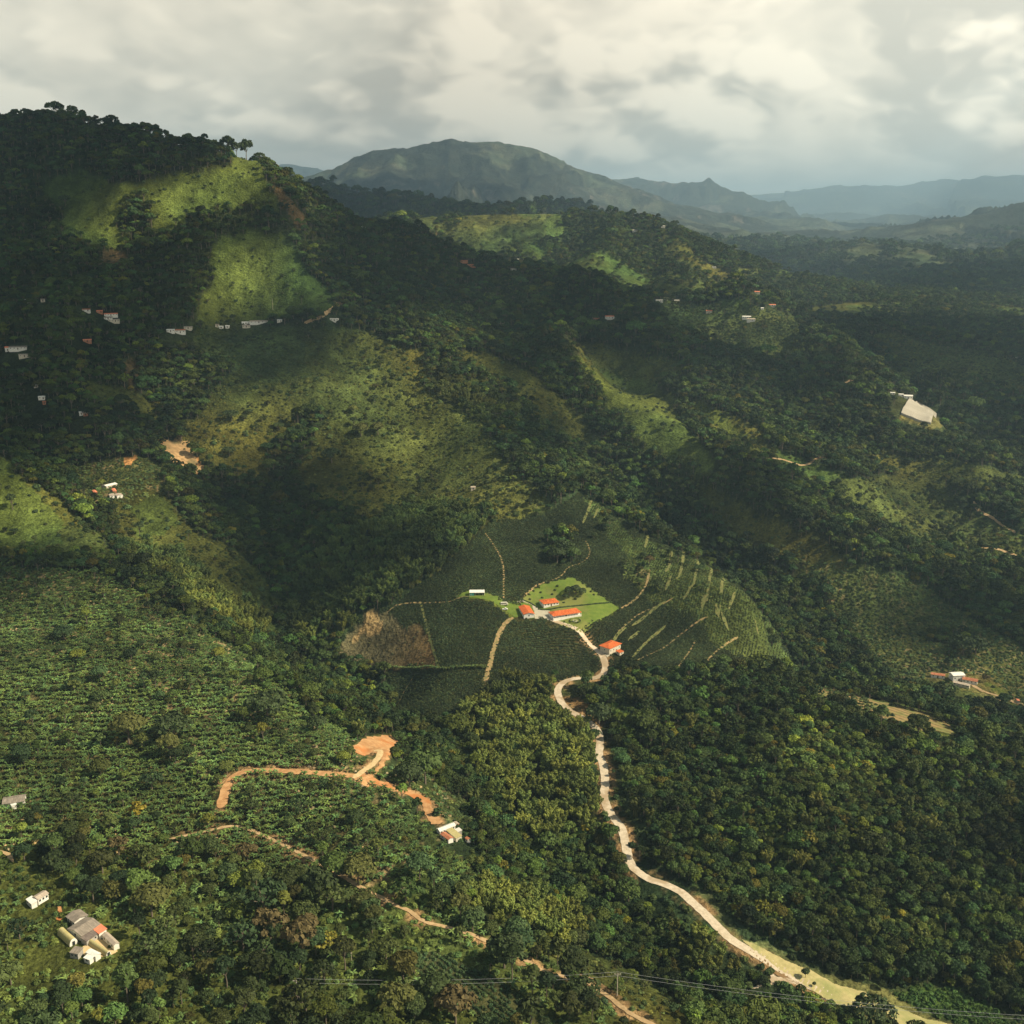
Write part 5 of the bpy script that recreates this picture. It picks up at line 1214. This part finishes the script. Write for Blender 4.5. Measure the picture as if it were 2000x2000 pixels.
# --- scattered far houses: pixel, width and height in pixels, wall, roof, storeys, label
FARH = [
 (58,589,17,4,'w_white','r_white','white low house with a pale roof alone on the dark left slope'),
 (83,588,8,6,'w_cream','r_grey','small cream house right beside the white low house on the left slope'),
 (168,608,14,3,'w_white','r_rust','small house with half rusty roof, leftmost of the row below the pastures'),
 (194,611,11,3,'w_brick','r_coral','coral roofed hut in the middle of the row below the pastures'),
 (216,616,24,4,'w_white','r_coral','coral roofed house, largest of the row below the pastures'),
 (211,623,15,5,'w_white','r_grey','white house with posts just below the large coral roof'),
 (222,629,20,3,'w_cream','r_pink','low cream shed below the white house with posts'),
 (14,683,9,9,'w_white','r_coral','white gabled house at the left frame edge'),
 (35,681,30,7,'w_white','r_grey','long white house with a balcony at the left edge'),
 (48,696,20,6,'w_cream','r_pink','tan roofed shed under the long white house'),
 (170,668,15,4,'w_brick','r_coral','lone coral roofed hut in dark trees at the left'),
 (70,756,9,5,'w_white','r_white','small white house among dark trees, upper of the left group'),
 (81,779,12,7,'w_white','r_white','small white house with a rusty porch among dark trees at the left'),
 (86,789,6,3,'w_brick','r_rust','tiny rust hut under the small white house with a porch'),
 (158,808,8,7,'w_white','r_white','tiny white hut among trees above the landslide'),
 (167,811,9,6,'w_brick','r_pink','tiny pinkish hut beside the white hut above the landslide'),
 (333,647,15,6,'w_white','r_white','left white house of the roadside hamlet'),
 (352,648,19,8,'w_white','r_rust','white house with rust red roof in the roadside hamlet'),
 (367,642,16,4,'w_cream','r_pink','yellowish roofed shed at the right of the roadside hamlet'),
 (424,638,8,4,'w_cream','r_grey','small hut at the left end of the ridge road'),
 (432,641,8,4,'w_white','r_white','small white hut next to the ridge road hut'),
 (444,640,8,3,'w_white','r_white','white roofed hut by the patch of dry grass'),
 (480,633,16,4,'w_white','r_white','bright white shed joined to the long low building'),
 (481,639,15,4,'w_cream','r_pink','cream shed just below the bright white shed'),
 (505,631,34,3,'w_white','r_pink','very long low white building on the ridge road'),
 (546,629,10,3,'w_white','r_white','tiny white roofed shed right of the long low building'),
 (653,626,17,6,'w_white','r_tin','pale roofed house on the right end of the ridge road'),
 (710,443,9,5,'w_white','r_tin','white house on the skyline of the descending ridge'),
 (751,461,5,4,'w_white','r_white','tiny white hut among the skyline trees'),
 (903,511,20,4,'w_brick','r_rust','house with a wide terracotta roof near the ridge top'),
 (921,519,16,5,'w_brick','r_rust','terracotta house right of the wide terracotta roof'),
 (935,517,8,5,'w_cream','r_pink','small pale house beside the terracotta houses'),
 (1003,527,11,6,'w_white','r_pink','pinkish house on the crest right of the terracotta roofs'),
 (978,631,16,8,'w_cream','r_pink','cream house alone in the dark trees of the mid slope'),
 (1166,624,14,4,'w_brick','r_coral','coral roofed house on the dark slope, left of a pair'),
 (1196,620,28,6,'w_white','r_coral','white house with coral roof on the dark slope, right of a pair'),
 (1288,588,14,4,'w_white','r_white','white house on the crest left of the orange earth'),
 (1301,584,8,4,'w_white','r_tin','tin roofed hut next to the white house on the crest'),
 (1322,588,10,4,'w_white','r_tin','pale hut, right one of the three on the crest'),
 (1385,609,12,6,'w_cream','r_coral','cream house with coral roof left of the orange earth'),
 (1460,620,20,5,'w_white','r_white','white roofed house below the orange earth'),
 (1467,625,16,6,'w_white','r_pink','pinkish house in front of the white roofed house'),
 (1507,597,16,4,'w_white','r_coral','coral roofed house right of the orange earth'),
 (1489,604,6,3,'w_white','r_white','tiny white hut below the coral roofed house'),
 (1744,770,9,3,'w_white','r_white','small white hut, leftmost above the netting roof'),
 (1760,773,9,4,'w_white','r_white','small white house, middle one above the netting roof'),
 (1774,776,16,8,'w_white','r_white','white house with stepped roof just above the netting roof'),
 (1992,698,26,5,'w_white','r_tin','long tin roofed shed at the right frame edge'),
 (910,962,0,0,'','',''),
 (924,955,10,5,'w_cream','r_pink','pinkish hut on the sunlit scrub above the farmed spur'),
 (1009,508,9,4,'w_white','r_white','white house in the sunlit valley behind the ridge'),
 (1028,506,12,3,'w_cream','r_pink','cream house in the sunlit valley behind the ridge'),
 (1240,451,10,4,'w_white','r_tin','tiny pale house on the middle ridge'),
 (1295,443,8,4,'w_white','r_tin','tin roofed house on the end of the middle ridge crest'),
 (1395,523,8,3,'w_white','r_white','tiny white house on the flank of the middle ridge'),
 (1402,559,9,3,'w_white','r_white','white hut on the slope behind the crest'),
 (1478,572,12,3,'w_cream','r_coral','coral roofed house behind the crest with a curved track'),
 (1773,593,9,2.5,'w_white','r_white','white roofed shed on the hazy plain'),
 (1565,522,9,3,'w_white','r_tin','tiny tin house under the end of the middle ridge'),
]
for px, py, wpx, hpx, wm, rm, lab in FARH:
    if not wpx: continue
    x, y, z = hit(px, py + hpx * .5); d = math.sqrt(x * x + y * y + (z - CAMZ) ** 2); k = d / F
    L = wpx * k; hh = max(hpx * k * .62, 2.2); W = min(max(L * .5, 4.0), 9); zg = float(hgt(x, y)) + .8
    nw = max(1, min(5, int(L / 3.2)))
    AVOID += [(x, y + 1.5, max(L * .55, 6)), (x - L * .25, y - 9, 7), (x + L * .25, y - 9, 7)] + ([(x, y - 20, 8), (x - L * .4, y - 18, 6), (x + L * .4, y - 18, 6)] if y > 900 else [])
    house('shed' if 'shed' in lab else ('hut' if 'hut' in lab else 'house'), lab, 'shed' if 'shed' in lab else ('hut' if 'hut' in lab else 'house'), 'P', '', hh, 'gable', max(.9, hh * .35), wm, rm, nw, True, 'scattered houses on the slopes', .3,
          given=(np.array([x, y + 1.5]), zg, L, W, math.atan2(-x, y) * .8 + .12 * math.sin(px)))
# --- the big pale netting roof on the right slope
CROPS['W'] = (1720, 740, 12.07)
qc = [hit(*p, 1000) for p in cv('W', nums('480,850 850,560 1320,860 1180,1085'))]
qc = [np.array(p) for p in qc]
cen = sum(qc) / 4
e = link('netting_house', None, label='large pale netting roof stepping down the dark slope on the right', category='greenhouse'); e.location = cen
nu, nvv = 26, 10; V = []; Fc = []
for i in range(nu + 1):
    for j in range(nvv + 1):
        u, v = i / nu, j / nvv
        p = (qc[0] * (1 - u) + qc[3] * u) * (1 - v) + (qc[1] * (1 - u) + qc[2] * u) * v
        zz_ = max(float(hgt(p[0], p[1])), p[2] - 3) + 2.8 + (1.1 if j % 2 else 0)
        V.append(np.array([p[0], p[1], zz_]) - cen)
for i in range(nu):
    for j in range(nvv): q = i * (nvv + 1) + j; Fc.append((q, q + nvv + 1, q + nvv + 2, q + 1))
V = np.array(V); mk('roof', (V, np.array(Fc)), 'netting', e)
rimi = [i * (nvv + 1) for i in range(nu + 1)] + [nu * (nvv + 1) + j for j in range(1, nvv + 1)] + [i * (nvv + 1) + nvv for i in range(nu - 1, -1, -1)] + [j for j in range(nvv - 1, 0, -1)]
Vw = []; Fw = []
for k, q in enumerate(rimi): Vw += [V[q] - [0, 0, .02], V[q] - [0, 0, 4.5]]
for k in range(len(rimi)): a, b = 2 * k, 2 * ((k + 1) % len(rimi)); Fw.append((a, b, b + 1, a + 1))
mk('side_netting', (np.array(Vw), np.array(Fw)), 'netting', e)
AVOID.append((cen[0], cen[1], 1))
# --- poles and wires
def pole(px, py_base, Hh, label, name='utility_pole', arms=True, mat='post'):
    x, y, z = hit(px, py_base); e = link(name, None, label=label, category='pole'); e.location = (x, y, z)
    mk('shaft', tube([(0, 0, -1), (0, 0, Hh * .5), (0, 0, Hh)], [.24, .2, .15], 8), mat, e, True)
    if arms:
        mk('crossarm', boxm(-1.4, 1.4, -.09, .09, Hh - .6, Hh - .4), mat, e)
        for k in (-1.25, 0, 1.25): mk('insulator', tube([(k, 0, Hh - .39), (k, 0, Hh - .1)], [.09, .06], 6), 'w_white', e)
    return np.array([x, y, z + Hh])
pA = pole(581, 1958, 10.5, 'pale utility pole with a crossarm in the trees at the bottom centre left')
pB = pole(1205, 1945, 11.0, 'utility pole standing above the tan path at the bottom centre')
pole(533, 606, 14, 'thin pale mast standing in the upper left pasture', 'mast', False)
pC = np.array([*at(2080, 1990, 395)]); pZ = np.array([*at(-60, 1935, 372)])
def wire(a, b, off, sag, label):
    P = []
    for k in range(25):
        t = k / 24; p = a * (1 - t) + b * t; P.append((p[0], p[1] + off, p[2] - .3 - sag * 4 * t * (1 - t)))
    v, f = tube(P, [.045] * 25, 4); return link('power_line', mesh_np('power_line', v, f, [M['wire']]), label=label, category='power line', group='power lines across the bottom')
for q, nm_ in ((-1.2, 'lower'), (1.2, 'upper')):
    wire(pA, pB, q, 2.2, 'thin %s power line between the two utility poles at the bottom' % nm_)
    wire(pB, pC, q, 3.0, 'thin %s power line from the bottom centre pole across to the lower right' % nm_)

# ------------------------------------------------------------------ trees one can tell apart
def special(px, py, rpx, var, colr, label, kind='tree', trunk=None, name=None, ysc=1.0, group=None, lift=.9):
    x, y, z = hit(px, py + rpx * lift); d = math.sqrt(x * x + y * y + (z - CAMZ) ** 2)
    Rk = {'tree': 4.7, 'bamboo': 6.0, 'shrub': 1.0}[kind]; s = rpx * d / F / Rk
    e = place_thing(kind, (x, y, z, s, random.uniform(0, 6), var, *colr), label, group or 'trees standing out by themselves', name, trunk)
    e.scale = (s, s, s * ysc); AVOID.append((x, y, Rk * s * .8)); return e
DK = (.040, .058, .022); OL = (.085, .090, .026); MG = (.060, .092, .026); RS = (.090, .070, .030); YG = (.120, .130, .034)
SPEC = [
 (523,1378,30,2,DK,'round dark tree with a deep shadow in the banana rows left of the clearing'),
 (252,1425,30,0,OL,'olive green tree in the banana rows, yellowest of the two at the left'),
 (340,1420,28,2,DK,'dark spreading tree just right of the olive tree in the banana rows'),
 (332,1462,22,1,OL,'olive tree below the dark spreading tree in the banana rows'),
 (297,1762,31,0,OL,'big olive tree right of the grey roofed farm'),
 (110,1665,22,5,MG,'tall mid green tree above the tan barn'),
 (232,1655,18,4,RS,'rusty round tree at the foot of the banana rows'),
 (484,1668,20,4,RS,'rust brown round tree under the pale path in the centre left'),
 (528,1810,30,4,RS,'rust tinged round tree on the lower slope, left of a pair'),
 (590,1830,34,4,RS,'wide rust tinged tree on the lower slope, right of a pair'),
 (830,1500,34,0,MG,'pair leader: full green tree right of the orange clearing'),
 (800,1512,26,0,DK,'dark tree touching the full green tree right of the clearing'),
 (775,1958,34,4,OL,'olive dome shaped tree at the bottom edge left of the young rows'),
 (890,1968,36,4,RS,'brownish dome shaped tree at the bottom edge beside the young rows'),
 (985,1860,34,4,DK,'dark domed tree over the tan path at the bottom centre'),
 (700,1700,30,0,OL,'green tree by the pale path in the bottom centre left'),
 (1700,1978,30,2,DK,'dark round tree overlapping the lower edge of the dry field'),
 (1573,1902,10,3,DK,'small thin tree standing on the pale dry field'),
 (1590,1923,5,3,DK,'small dark tree at the edge of the dry field'),
 (1103,1070,17,2,DK,'dark tree of the clump in the coffee plots, upper left one'),
 (1088,1085,16,0,DK,'dark tree of the clump in the coffee plots, lower left one'),
 (1118,1082,15,0,MG,'bright round tree at the right of the clump in the coffee plots'),
 (1112,1155,9,2,DK,'left tree of the dark group on the lawn'), (1124,1153,10,0,DK,'middle tree of the dark group on the lawn'), (1136,1156,8,2,DK,'right tree of the dark group on the lawn'),
 (1104,1166,6,0,DK,'low dark tree at the lower left of the group on the lawn'), (1127,1168,4,3,DK,'smallest dark bush tree below the group on the lawn'),
 (1285,1142,9,2,DK,'dark round tree beside the climbing tan path'), (1268,1096,10,4,RS,'brownish tree at the top of the climbing tan path'),
 (1190,1020,12,4,DK,'feathery tree at the upper edge of the plots'), (1160,1045,6,0,DK,'small tree left of the feathery tree in the plots'),
 (994,985,6,5,DK,'narrow dark tree on the sunlit scrub above the plots'), (873,860,5,5,DK,'small narrow tree on the bright scrub slope'),
 (872,864,5,3,DK,'dark tree on the sunlit knoll above the farmed spur'),
 (273,1037,11,5,DK,'tall dark tree with a visible trunk on the left spur'), (368,1048,8,5,DK,'narrow dark tree right of the tall one on the left spur'),
 (25,985,12,5,DK,'dark tree in the left pasture'), (128,394,10,0,DK,'lone dark tree in the upper pasture on the left mountain'),
 (218,843,9,5,DK,'dark tree above the spur farm'),
 (1660,1208,12,2,DK,'dark lone tree on the speckled slope at the right'), (880,1208,0,0,DK,''),
 (1880,1260,20,2,DK,'very dark tree clump left part above the white farm'), (1905,1262,18,2,DK,'very dark tree clump right part above the white farm'),
 (1925,1326,7,4,RS,'bare brownish tree at the right end of the rust red barn'),
 (690,800,9,0,YG,'light olive round tree on the sunlit mound, left of three'), (705,840,14,0,OL,'olive round tree on the sunlit mound, centre of three'), (738,838,13,0,OL,'olive round tree on the sunlit mound, right of three'),
 (648,890,16,2,DK,'dark spreading tree on the brown flank of the mound'), (448,882,10,2,DK,'dark tree on the light knoll'), (452,812,12,2,DK,'dark tree at the top of the light knoll'),
 (1280,505,7,5,DK,'tall dark tree on the crest in front of the middle ridge'),
 (250,1930,30,5,MG,'tall green tree at the bottom edge left of centre'),
 (1170,1395,22,2,DK,'dark round tree right of the road bend'),
 (620,1415,18,0,DK,'dark tree at the right edge of the banana rows'),
]
for t_ in SPEC:
    if not t_[5]: continue
    special(*t_)
bushes = [(870,492),(915,486),(950,492),(980,503),(1050,528),(1098,556),(1160,606),(1200,642),(1275,690),(945,195),(1065,215),(870,182),(820,215),(960,247),(1500,216),(1120,125),(1095,170),(1310,262),(1185,300),(1330,125),(1470,185),(830,262)]
for k, (a_, b_) in enumerate(bushes):
    road_ = k < 9
    special(880 + a_ / 5.367, 1120 + b_ / 5.367, 1.7 if road_ else 2.3, k % 3, DK, ('small clipped bush edging the farm road, %s of the row' % ('first', 'second', 'third', 'fourth', 'fifth', 'sixth', 'seventh', 'eighth', 'last')[k]) if road_ else 'small dark bush dotted on the upper lawn', 'shrub', group='clipped bushes beside the farm road' if road_ else 'small bushes on the upper lawn')
x_ = special(687, 1865, 15, 3, OL, 'slim tree with a pale bare trunk on the lower slope', trunk='palebark', ysc=1.5)
# skyline trees on the left mountain: stand on the crest
def crest_tree(px, ptop, pbase, rpx, var, label, colr=DK):
    u = (px - 1000) / F; best = None
    Ys = np.linspace(1500, 1950, 200); dyb = ray(px, pbase)[1]
    X = u / ray(px, pbase)[1] * Ys; Z = hgt(X, Ys); _, ppy = proj(X, Ys, Z); k = int(np.argmin(ppy)); x, y, z = float(X[k]), float(Ys[k]), float(Z[k])
    d = math.hypot(x, y); hm = (float(ppy[k]) - ptop) * d / F; s = rpx * 1.25 * d / F / 4.7; hsrc = {0: 10.5, 1: 13, 2: 9.5, 3: 10, 4: 10.5, 5: 15}[var]
    e = place_thing('tree', (x, y, z - .5, s, px * 1.3, var, *colr), label, 'trees on the skyline of the left mountain'); e.scale = (s, s, max(hm / hsrc, s * .8)); AVOID.append((x, y, 14)); AVOID.append((x, y - 14, 9))
crest_tree(427, 277, 300, 7, 4, 'open crowned skyline tree, first on the left of the ridge end group')
crest_tree(446, 265, 300, 12, 4, 'largest domed skyline tree at the ridge end')
crest_tree(462, 278, 300, 7, 4, 'ragged skyline tree right of the largest dome')
crest_tree(481, 272, 302, 10, 4, 'separate round skyline tree with a visible trunk')
crest_tree(507, 297, 310, 7, 2, 'low bushy tree at the right end of the skyline group')
crest_tree(219, 232, 255, 11, 4, 'tall dark tree rising above the wooded skyline')
crest_tree(205, 245, 258, 8, 2, 'lower dark tree left of the tall one on the wooded skyline')
crest_tree(52, 236, 250, 8, 4, 'spindly tree on the skyline near the left frame edge')
crest_tree(335, 259, 275, 4, 5, 'thin tuft-topped tree on the falling skyline')
crest_tree(352, 268, 280, 5, 5, 'small narrow tree on the falling skyline')
for y0, y1, spc, s0, s1 in ((330, 620, 3.7, .28, .74), (620, 1000, 4.5, .38, .88), (1000, 1500, 6.0, .6, 1.1), (1500, 2450, 7.6, .7, 1.3)):
    x, y = grid_pts(y0, y1, spc); add('tree', x, y, [FOREST], .95, (s0, s1), TREEC, .35, .5)
    x, y = grid_pts(y0, y1, spc * 3.4); add('tree', x, y, [FOREST], .55, (s1, s1 * 1.5), TREEC, .35, .5)
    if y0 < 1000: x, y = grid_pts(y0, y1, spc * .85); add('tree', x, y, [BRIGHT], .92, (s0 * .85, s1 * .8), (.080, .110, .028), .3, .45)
    x, y = grid_pts(y0, y1, spc * 1.6); add('tree', x, y, [BAMBOO], .24, (s0, s1), TREEC, .3, .4)
    x, y = grid_pts(y0, y1, spc * 1.9); add('tree', x, y, [SCRUB, LOWCROP], .45, (s0 * .55, s1 * .75), (.045, .062, .020), clump=(60, .52, 7))
    x, y = grid_pts(y0, y1, spc * 2.8); add('tree', x, y, [PASTURE], .22, (.35, .75), (.040, .060, .022))
x, y = grid_pts(330, 620, 6.5); add('shrub', x, y, [FOREST], .8, (1.2, 2.2), (.05, .075, .025))
for y0, y1, spc, sc in ((2450, 3300, 12, 1.25), (3300, 4700, 17, 1.8), (4700, 7600, 30, 3.0)):
    x, y = grid_pts(y0, y1, spc); add('tree', x, y, [FOREST], .9, (sc * .8, sc * 1.35), TREEC, .3, .4, sink=1.5)
    x, y = grid_pts(y0, y1, spc * 2); add('tree', x, y, [SCRUB, PASTURE, LOWCROP], .55, (.6, 1.3), TREEC, .3, .4, sink=1)
    x, y = grid_pts(y0, y1, spc * .8); add('tree', x, y, [SCRUB, PASTURE, LOWCROP], .7, (.6 * sc, 1.1 * sc), TREEC, .3, .4, sink=1, clump=(110, .55, 66))
x, y = grid_pts(330, 880, 6.2); add('bamboo', x, y, [BAMBOO], .86, (.7, 1.12), (.105, .125, .028), .18, .45)
x, y = grid_pts(880, 1300, 5.8); add('bamboo', x, y, [BAMBOO], .9, (.6, 1.05), (.058, .084, .024), .2, .5)
x, y = grid_pts(1300, 1900, 7.5); add('bamboo', x, y, [BAMBOO], .95, (.7, 1.1), (.085, .095, .024), .18, .35)
x, y = grid_pts(330, 720, 12); add('bamboo', x, y, [FOREST], .10, (.7, 1), (.085, .095, .024), .18, .3)
x, y = grid_pts(330, 900, 1.8, .30, .14, 5.2, -560, 130); west = (x < -95) & (y < 740)
add('banana', x[west], y[west], [BANANA], .90, (.75, 1.2), (.074, .116, .033), .22, .45); add('banana', x[~west], y[~west], [BANANA], .84, (.7, 1.2), (.060, .096, .027), .25, .6, clump=(85, .44, 91))
x, y = grid_pts(330, 900, 3.0, .5, .5, 3.0, -560, 130); east = ~((x < -95) & (y < 740)); add('banana', x[east], y[east], [BANANA], .8, (.6, 1.25), (.060, .096, .027), .3, .65, clump=(85, .44, 91, 1))
x, y = grid_pts(800, 1120, 4.5); add('tree', x, y, [STRIPE], .5, (.3, .8), (.05, .075, .024), clump=(24, .60, 52))
x, y = grid_pts(330, 620, 2.3, .3, .4, 2.6, 60, 330); add('coffee', x, y, [CORNER], .95, (1.2, 1.9), (.060, .115, .028), .15, .3)
x, y = grid_pts(330, 900, 3.3, .5, .16, 3.3, -560, 130); add('shrub', x, y, [BANANA], .30, (.4, 1.1), (.075, .085, .026), .35, .4)
x, y = grid_pts(330, 900, 3.6); add('shrub', x, y, [BANANA, LOWCROP], .5, (.4, .9), (.36, .28, .16), .15, .3, clump=(28, .60, 77))
m_ = (x > at(600, 1500, 590)[0]) & (x < at(730, 1500, 590)[0]) & (y > 520) & (y < 640); add('shrub', x[m_], y[m_], [BANANA, LOWCROP], .55, (.4, .9), (.42, .32, .20), .12, .3)
x, y = grid_pts(330, 900, 11); add('tree', x, y, [BANANA], .36, (.35, .95), (.050, .070, .022), .3, .3)
x, y = grid_pts(330, 620, 3.6); add('shrub', x, y, [SPARSE], .8, (.7, 1.7), (.088, .125, .034), .25, .45)
x, y = grid_pts(330, 620, 4.6); add('banana', x, y, [SPARSE], .55, (.7, 1.2), (.085, .130, .040), .2, .35, clump=(30, .45, 70))
x, y = grid_pts(330, 620, 7.6); add('tree', x, y, [SPARSE], .62, (.5, 1.15), (.045, .065, .022), .3, .35)
x, y = grid_pts(330, 1300, 3.3); add('shrub', x, y, [LOWCROP], .85, (.7, 1.5), (.075, .100, .034), .3, .4)
x, y = grid_pts(330, 1300, 7); add('banana', x, y, [LOWCROP], .5, (.7, 1.2), (.085, .125, .040), .2, .4)
x, y = grid_pts(1300, 2300, 5.0); add('shrub', x, y, [LOWCROP], .8, (1.0, 2.0), (.065, .090, .030), .3, .4)
x, y = grid_pts(330, 1700, 5.0); add('shrub', x, y, [SCRUB], .55, (.5, 1.6), (.078, .092, .026), .35, .5)
x, y = grid_pts(900, 1700, 9.0); add('shrub', x, y, [SCRUB], .5, (1.4, 3.4), (.066, .084, .025), .3, .5, clump=(70, .5, 88))
x, y = grid_pts(900, 2100, 6.0); add('shrub', x, y, [BROWN], .4, (.8, 2.2), (.05, .055, .022), .3, .5)
x, y = grid_pts(330, 1700, 12); add('shrub', x, y, [SCRUB, PASTURE], .35, (1.0, 2.4), (.045, .065, .024), .3, .3)
x, y = grid_pts(1700, 2300, 9); add('shrub', x, y, [SCRUB, PASTURE], .3, (1.2, 2.6), (.04, .06, .02), .3, .3)
x, y = grid_pts(700, 1000, 4); add('shrub', x, y, [BROWN], .25, (.35, .9), (.09, .085, .035), .3, .3)
x, y = grid_pts(700, 1130, 1.25, .15, .05, 1.75, -190, 60); add('coffee', x, y, [COFFEE], .95, (.75, 1.1), (.040, .055, .022), .2, .35, clear=.5)
x, y = grid_pts(700, 1130, 1.25, .15, .9, 1.8, 60, 290); add('coffee', x, y, [COFFEE], .95, (.75, 1.1), (.040, .055, .022), .2, .35, clear=.5)
x, y = grid_pts(700, 1130, 1.3, .15, 1.25, 2.1, 40, 290); add('coffee', x, y, [STRIPE], .72, (.7, 1.05), (.070, .092, .030), .25, .4, clear=.9)
x, y = grid_pts(330, 560, 1.7, .15, -.75, 2.6); add('coffee', x, y, [COFFEE], .9, (.9, 1.3), (.038, .062, .024), .2, .3)

P = drape_line(5, '430,1258 520,1265 620,1262 720,1268 820,1262 900,1258 965,1262', 1.9)
PTS['banana'].append(np.column_stack([P[:, 0], P[:, 1], hgt(P[:, 0], P[:, 1]), rng.uniform(.9, 1.3, len(P)), rng.uniform(0, 6, len(P)), rng.integers(0, 3, len(P)), tint(len(P), (.07, .10, .03), .2, .4)]))
SIZE = {'tree': 9, 'bamboo': 12, 'banana': 4, 'shrub': 2, 'coffee': 1.6}
MASS = {'tree': ('forest', 'forest of dark broadleaf trees covering the slopes'), 'bamboo': ('bamboo_thicket', 'bamboo thicket along the gullies'), 'banana': ('banana_plantation', 'banana plantation in rows'),
        'shrub': ('undergrowth', 'low bushes and undergrowth'), 'coffee': ('coffee_rows', 'dark rows of coffee bushes')}
def visible(x, y, z, top):
    t = np.linspace(.35, .985, 40)[None]; X = x[:, None] * t; Y = y[:, None] * t; Z = CAMZ + (z + top - CAMZ)[:, None] * t
    return (Z > hgt(X, Y) + 1.0).all(1)
print({k: sum(len(a) for a in v) for k, v in PTS.items()})
def mass(kind, A):
    nm, lab = MASS[kind]
    me = bpy.data.meshes.new(nm); me.vertices.add(len(A)); me.vertices.foreach_set('co', A[:, :3].astype(np.float32).ravel())
    def att(n, t, data, key):
        a = me.attributes.new(n, t, 'POINT'); a.data.foreach_set(key, data)
    att('size', 'FLOAT', A[:, 3].astype(np.float32), 'value'); att('turn', 'FLOAT', A[:, 4].astype(np.float32), 'value')
    att('which', 'INT', A[:, 5].astype(np.int32), 'value')
    att('tcol', 'FLOAT_COLOR', np.column_stack([A[:, 6:9], np.ones(len(A))]).astype(np.float32).ravel(), 'color')
    coll = bpy.data.collections.new(kind + '_sources')
    for i, (whole, _, _) in enumerate(SRC[kind]):
        coll.objects.link(bpy.data.objects.new('%s_source_%d' % (kind, i), whole))
    g = bpy.data.node_groups.new(nm, 'GeometryNodeTree')
    g.interface.new_socket('Geometry', in_out='INPUT', socket_type='NodeSocketGeometry'); g.interface.new_socket('Geometry', in_out='OUTPUT', socket_type='NodeSocketGeometry')
    t = NT(g); i = t.new('NodeGroupInput'); o = t.new('NodeGroupOutput')
    ci = t.new('GeometryNodeCollectionInfo'); ci.inputs[0].default_value = coll; ci.inputs[1].default_value = True; ci.inputs[2].default_value = True
    def na(n, ty):
        q = t.new('GeometryNodeInputNamedAttribute'); q.data_type = ty; q.inputs[0].default_value = n; return q.outputs[0]
    iop = t.new('GeometryNodeInstanceOnPoints'); iop.inputs['Pick Instance'].default_value = True
    t.l.new(i.outputs[0], iop.inputs['Points']); t.l.new(ci.outputs[0], iop.inputs['Instance'])
    t.l.new(na('which', 'INT'), iop.inputs['Instance Index']); t.l.new(na('size', 'FLOAT'), iop.inputs['Scale'])
    cx3 = t.new('ShaderNodeCombineXYZ'); t.l.new(na('turn', 'FLOAT'), cx3.inputs[2]); t.l.new(cx3.outputs[0], iop.inputs['Rotation'])
    t.l.new(iop.outputs[0], o.inputs[0])
    ob = link(nm, me, kind='stuff', label=lab); md = ob.modifiers.new('plants', 'NODES'); md.node_group = g
    return ob
for kind in PTS:
    if not PTS[kind]: continue
    A = np.concatenate(PTS[kind])
    px, py = proj(A[:, 0], A[:, 1], A[:, 2]); d = np.hypot(np.hypot(A[:, 0], A[:, 1]), A[:, 2] - CAMZ)
    show = A[:, 3] * SIZE[kind] / d
    ok = (px > 12) & (px < 1988) & (py < 1990) & visible(A[:, 0], A[:, 1], A[:, 2], SIZE[kind] * .8 * A[:, 3])
    order = np.argsort(-np.where(ok, show, -1)); top = order[:300]
    for q in top: place_thing(kind, A[q])
    keep = np.ones(len(A), bool); keep[top] = False
    mass(kind, A[keep])
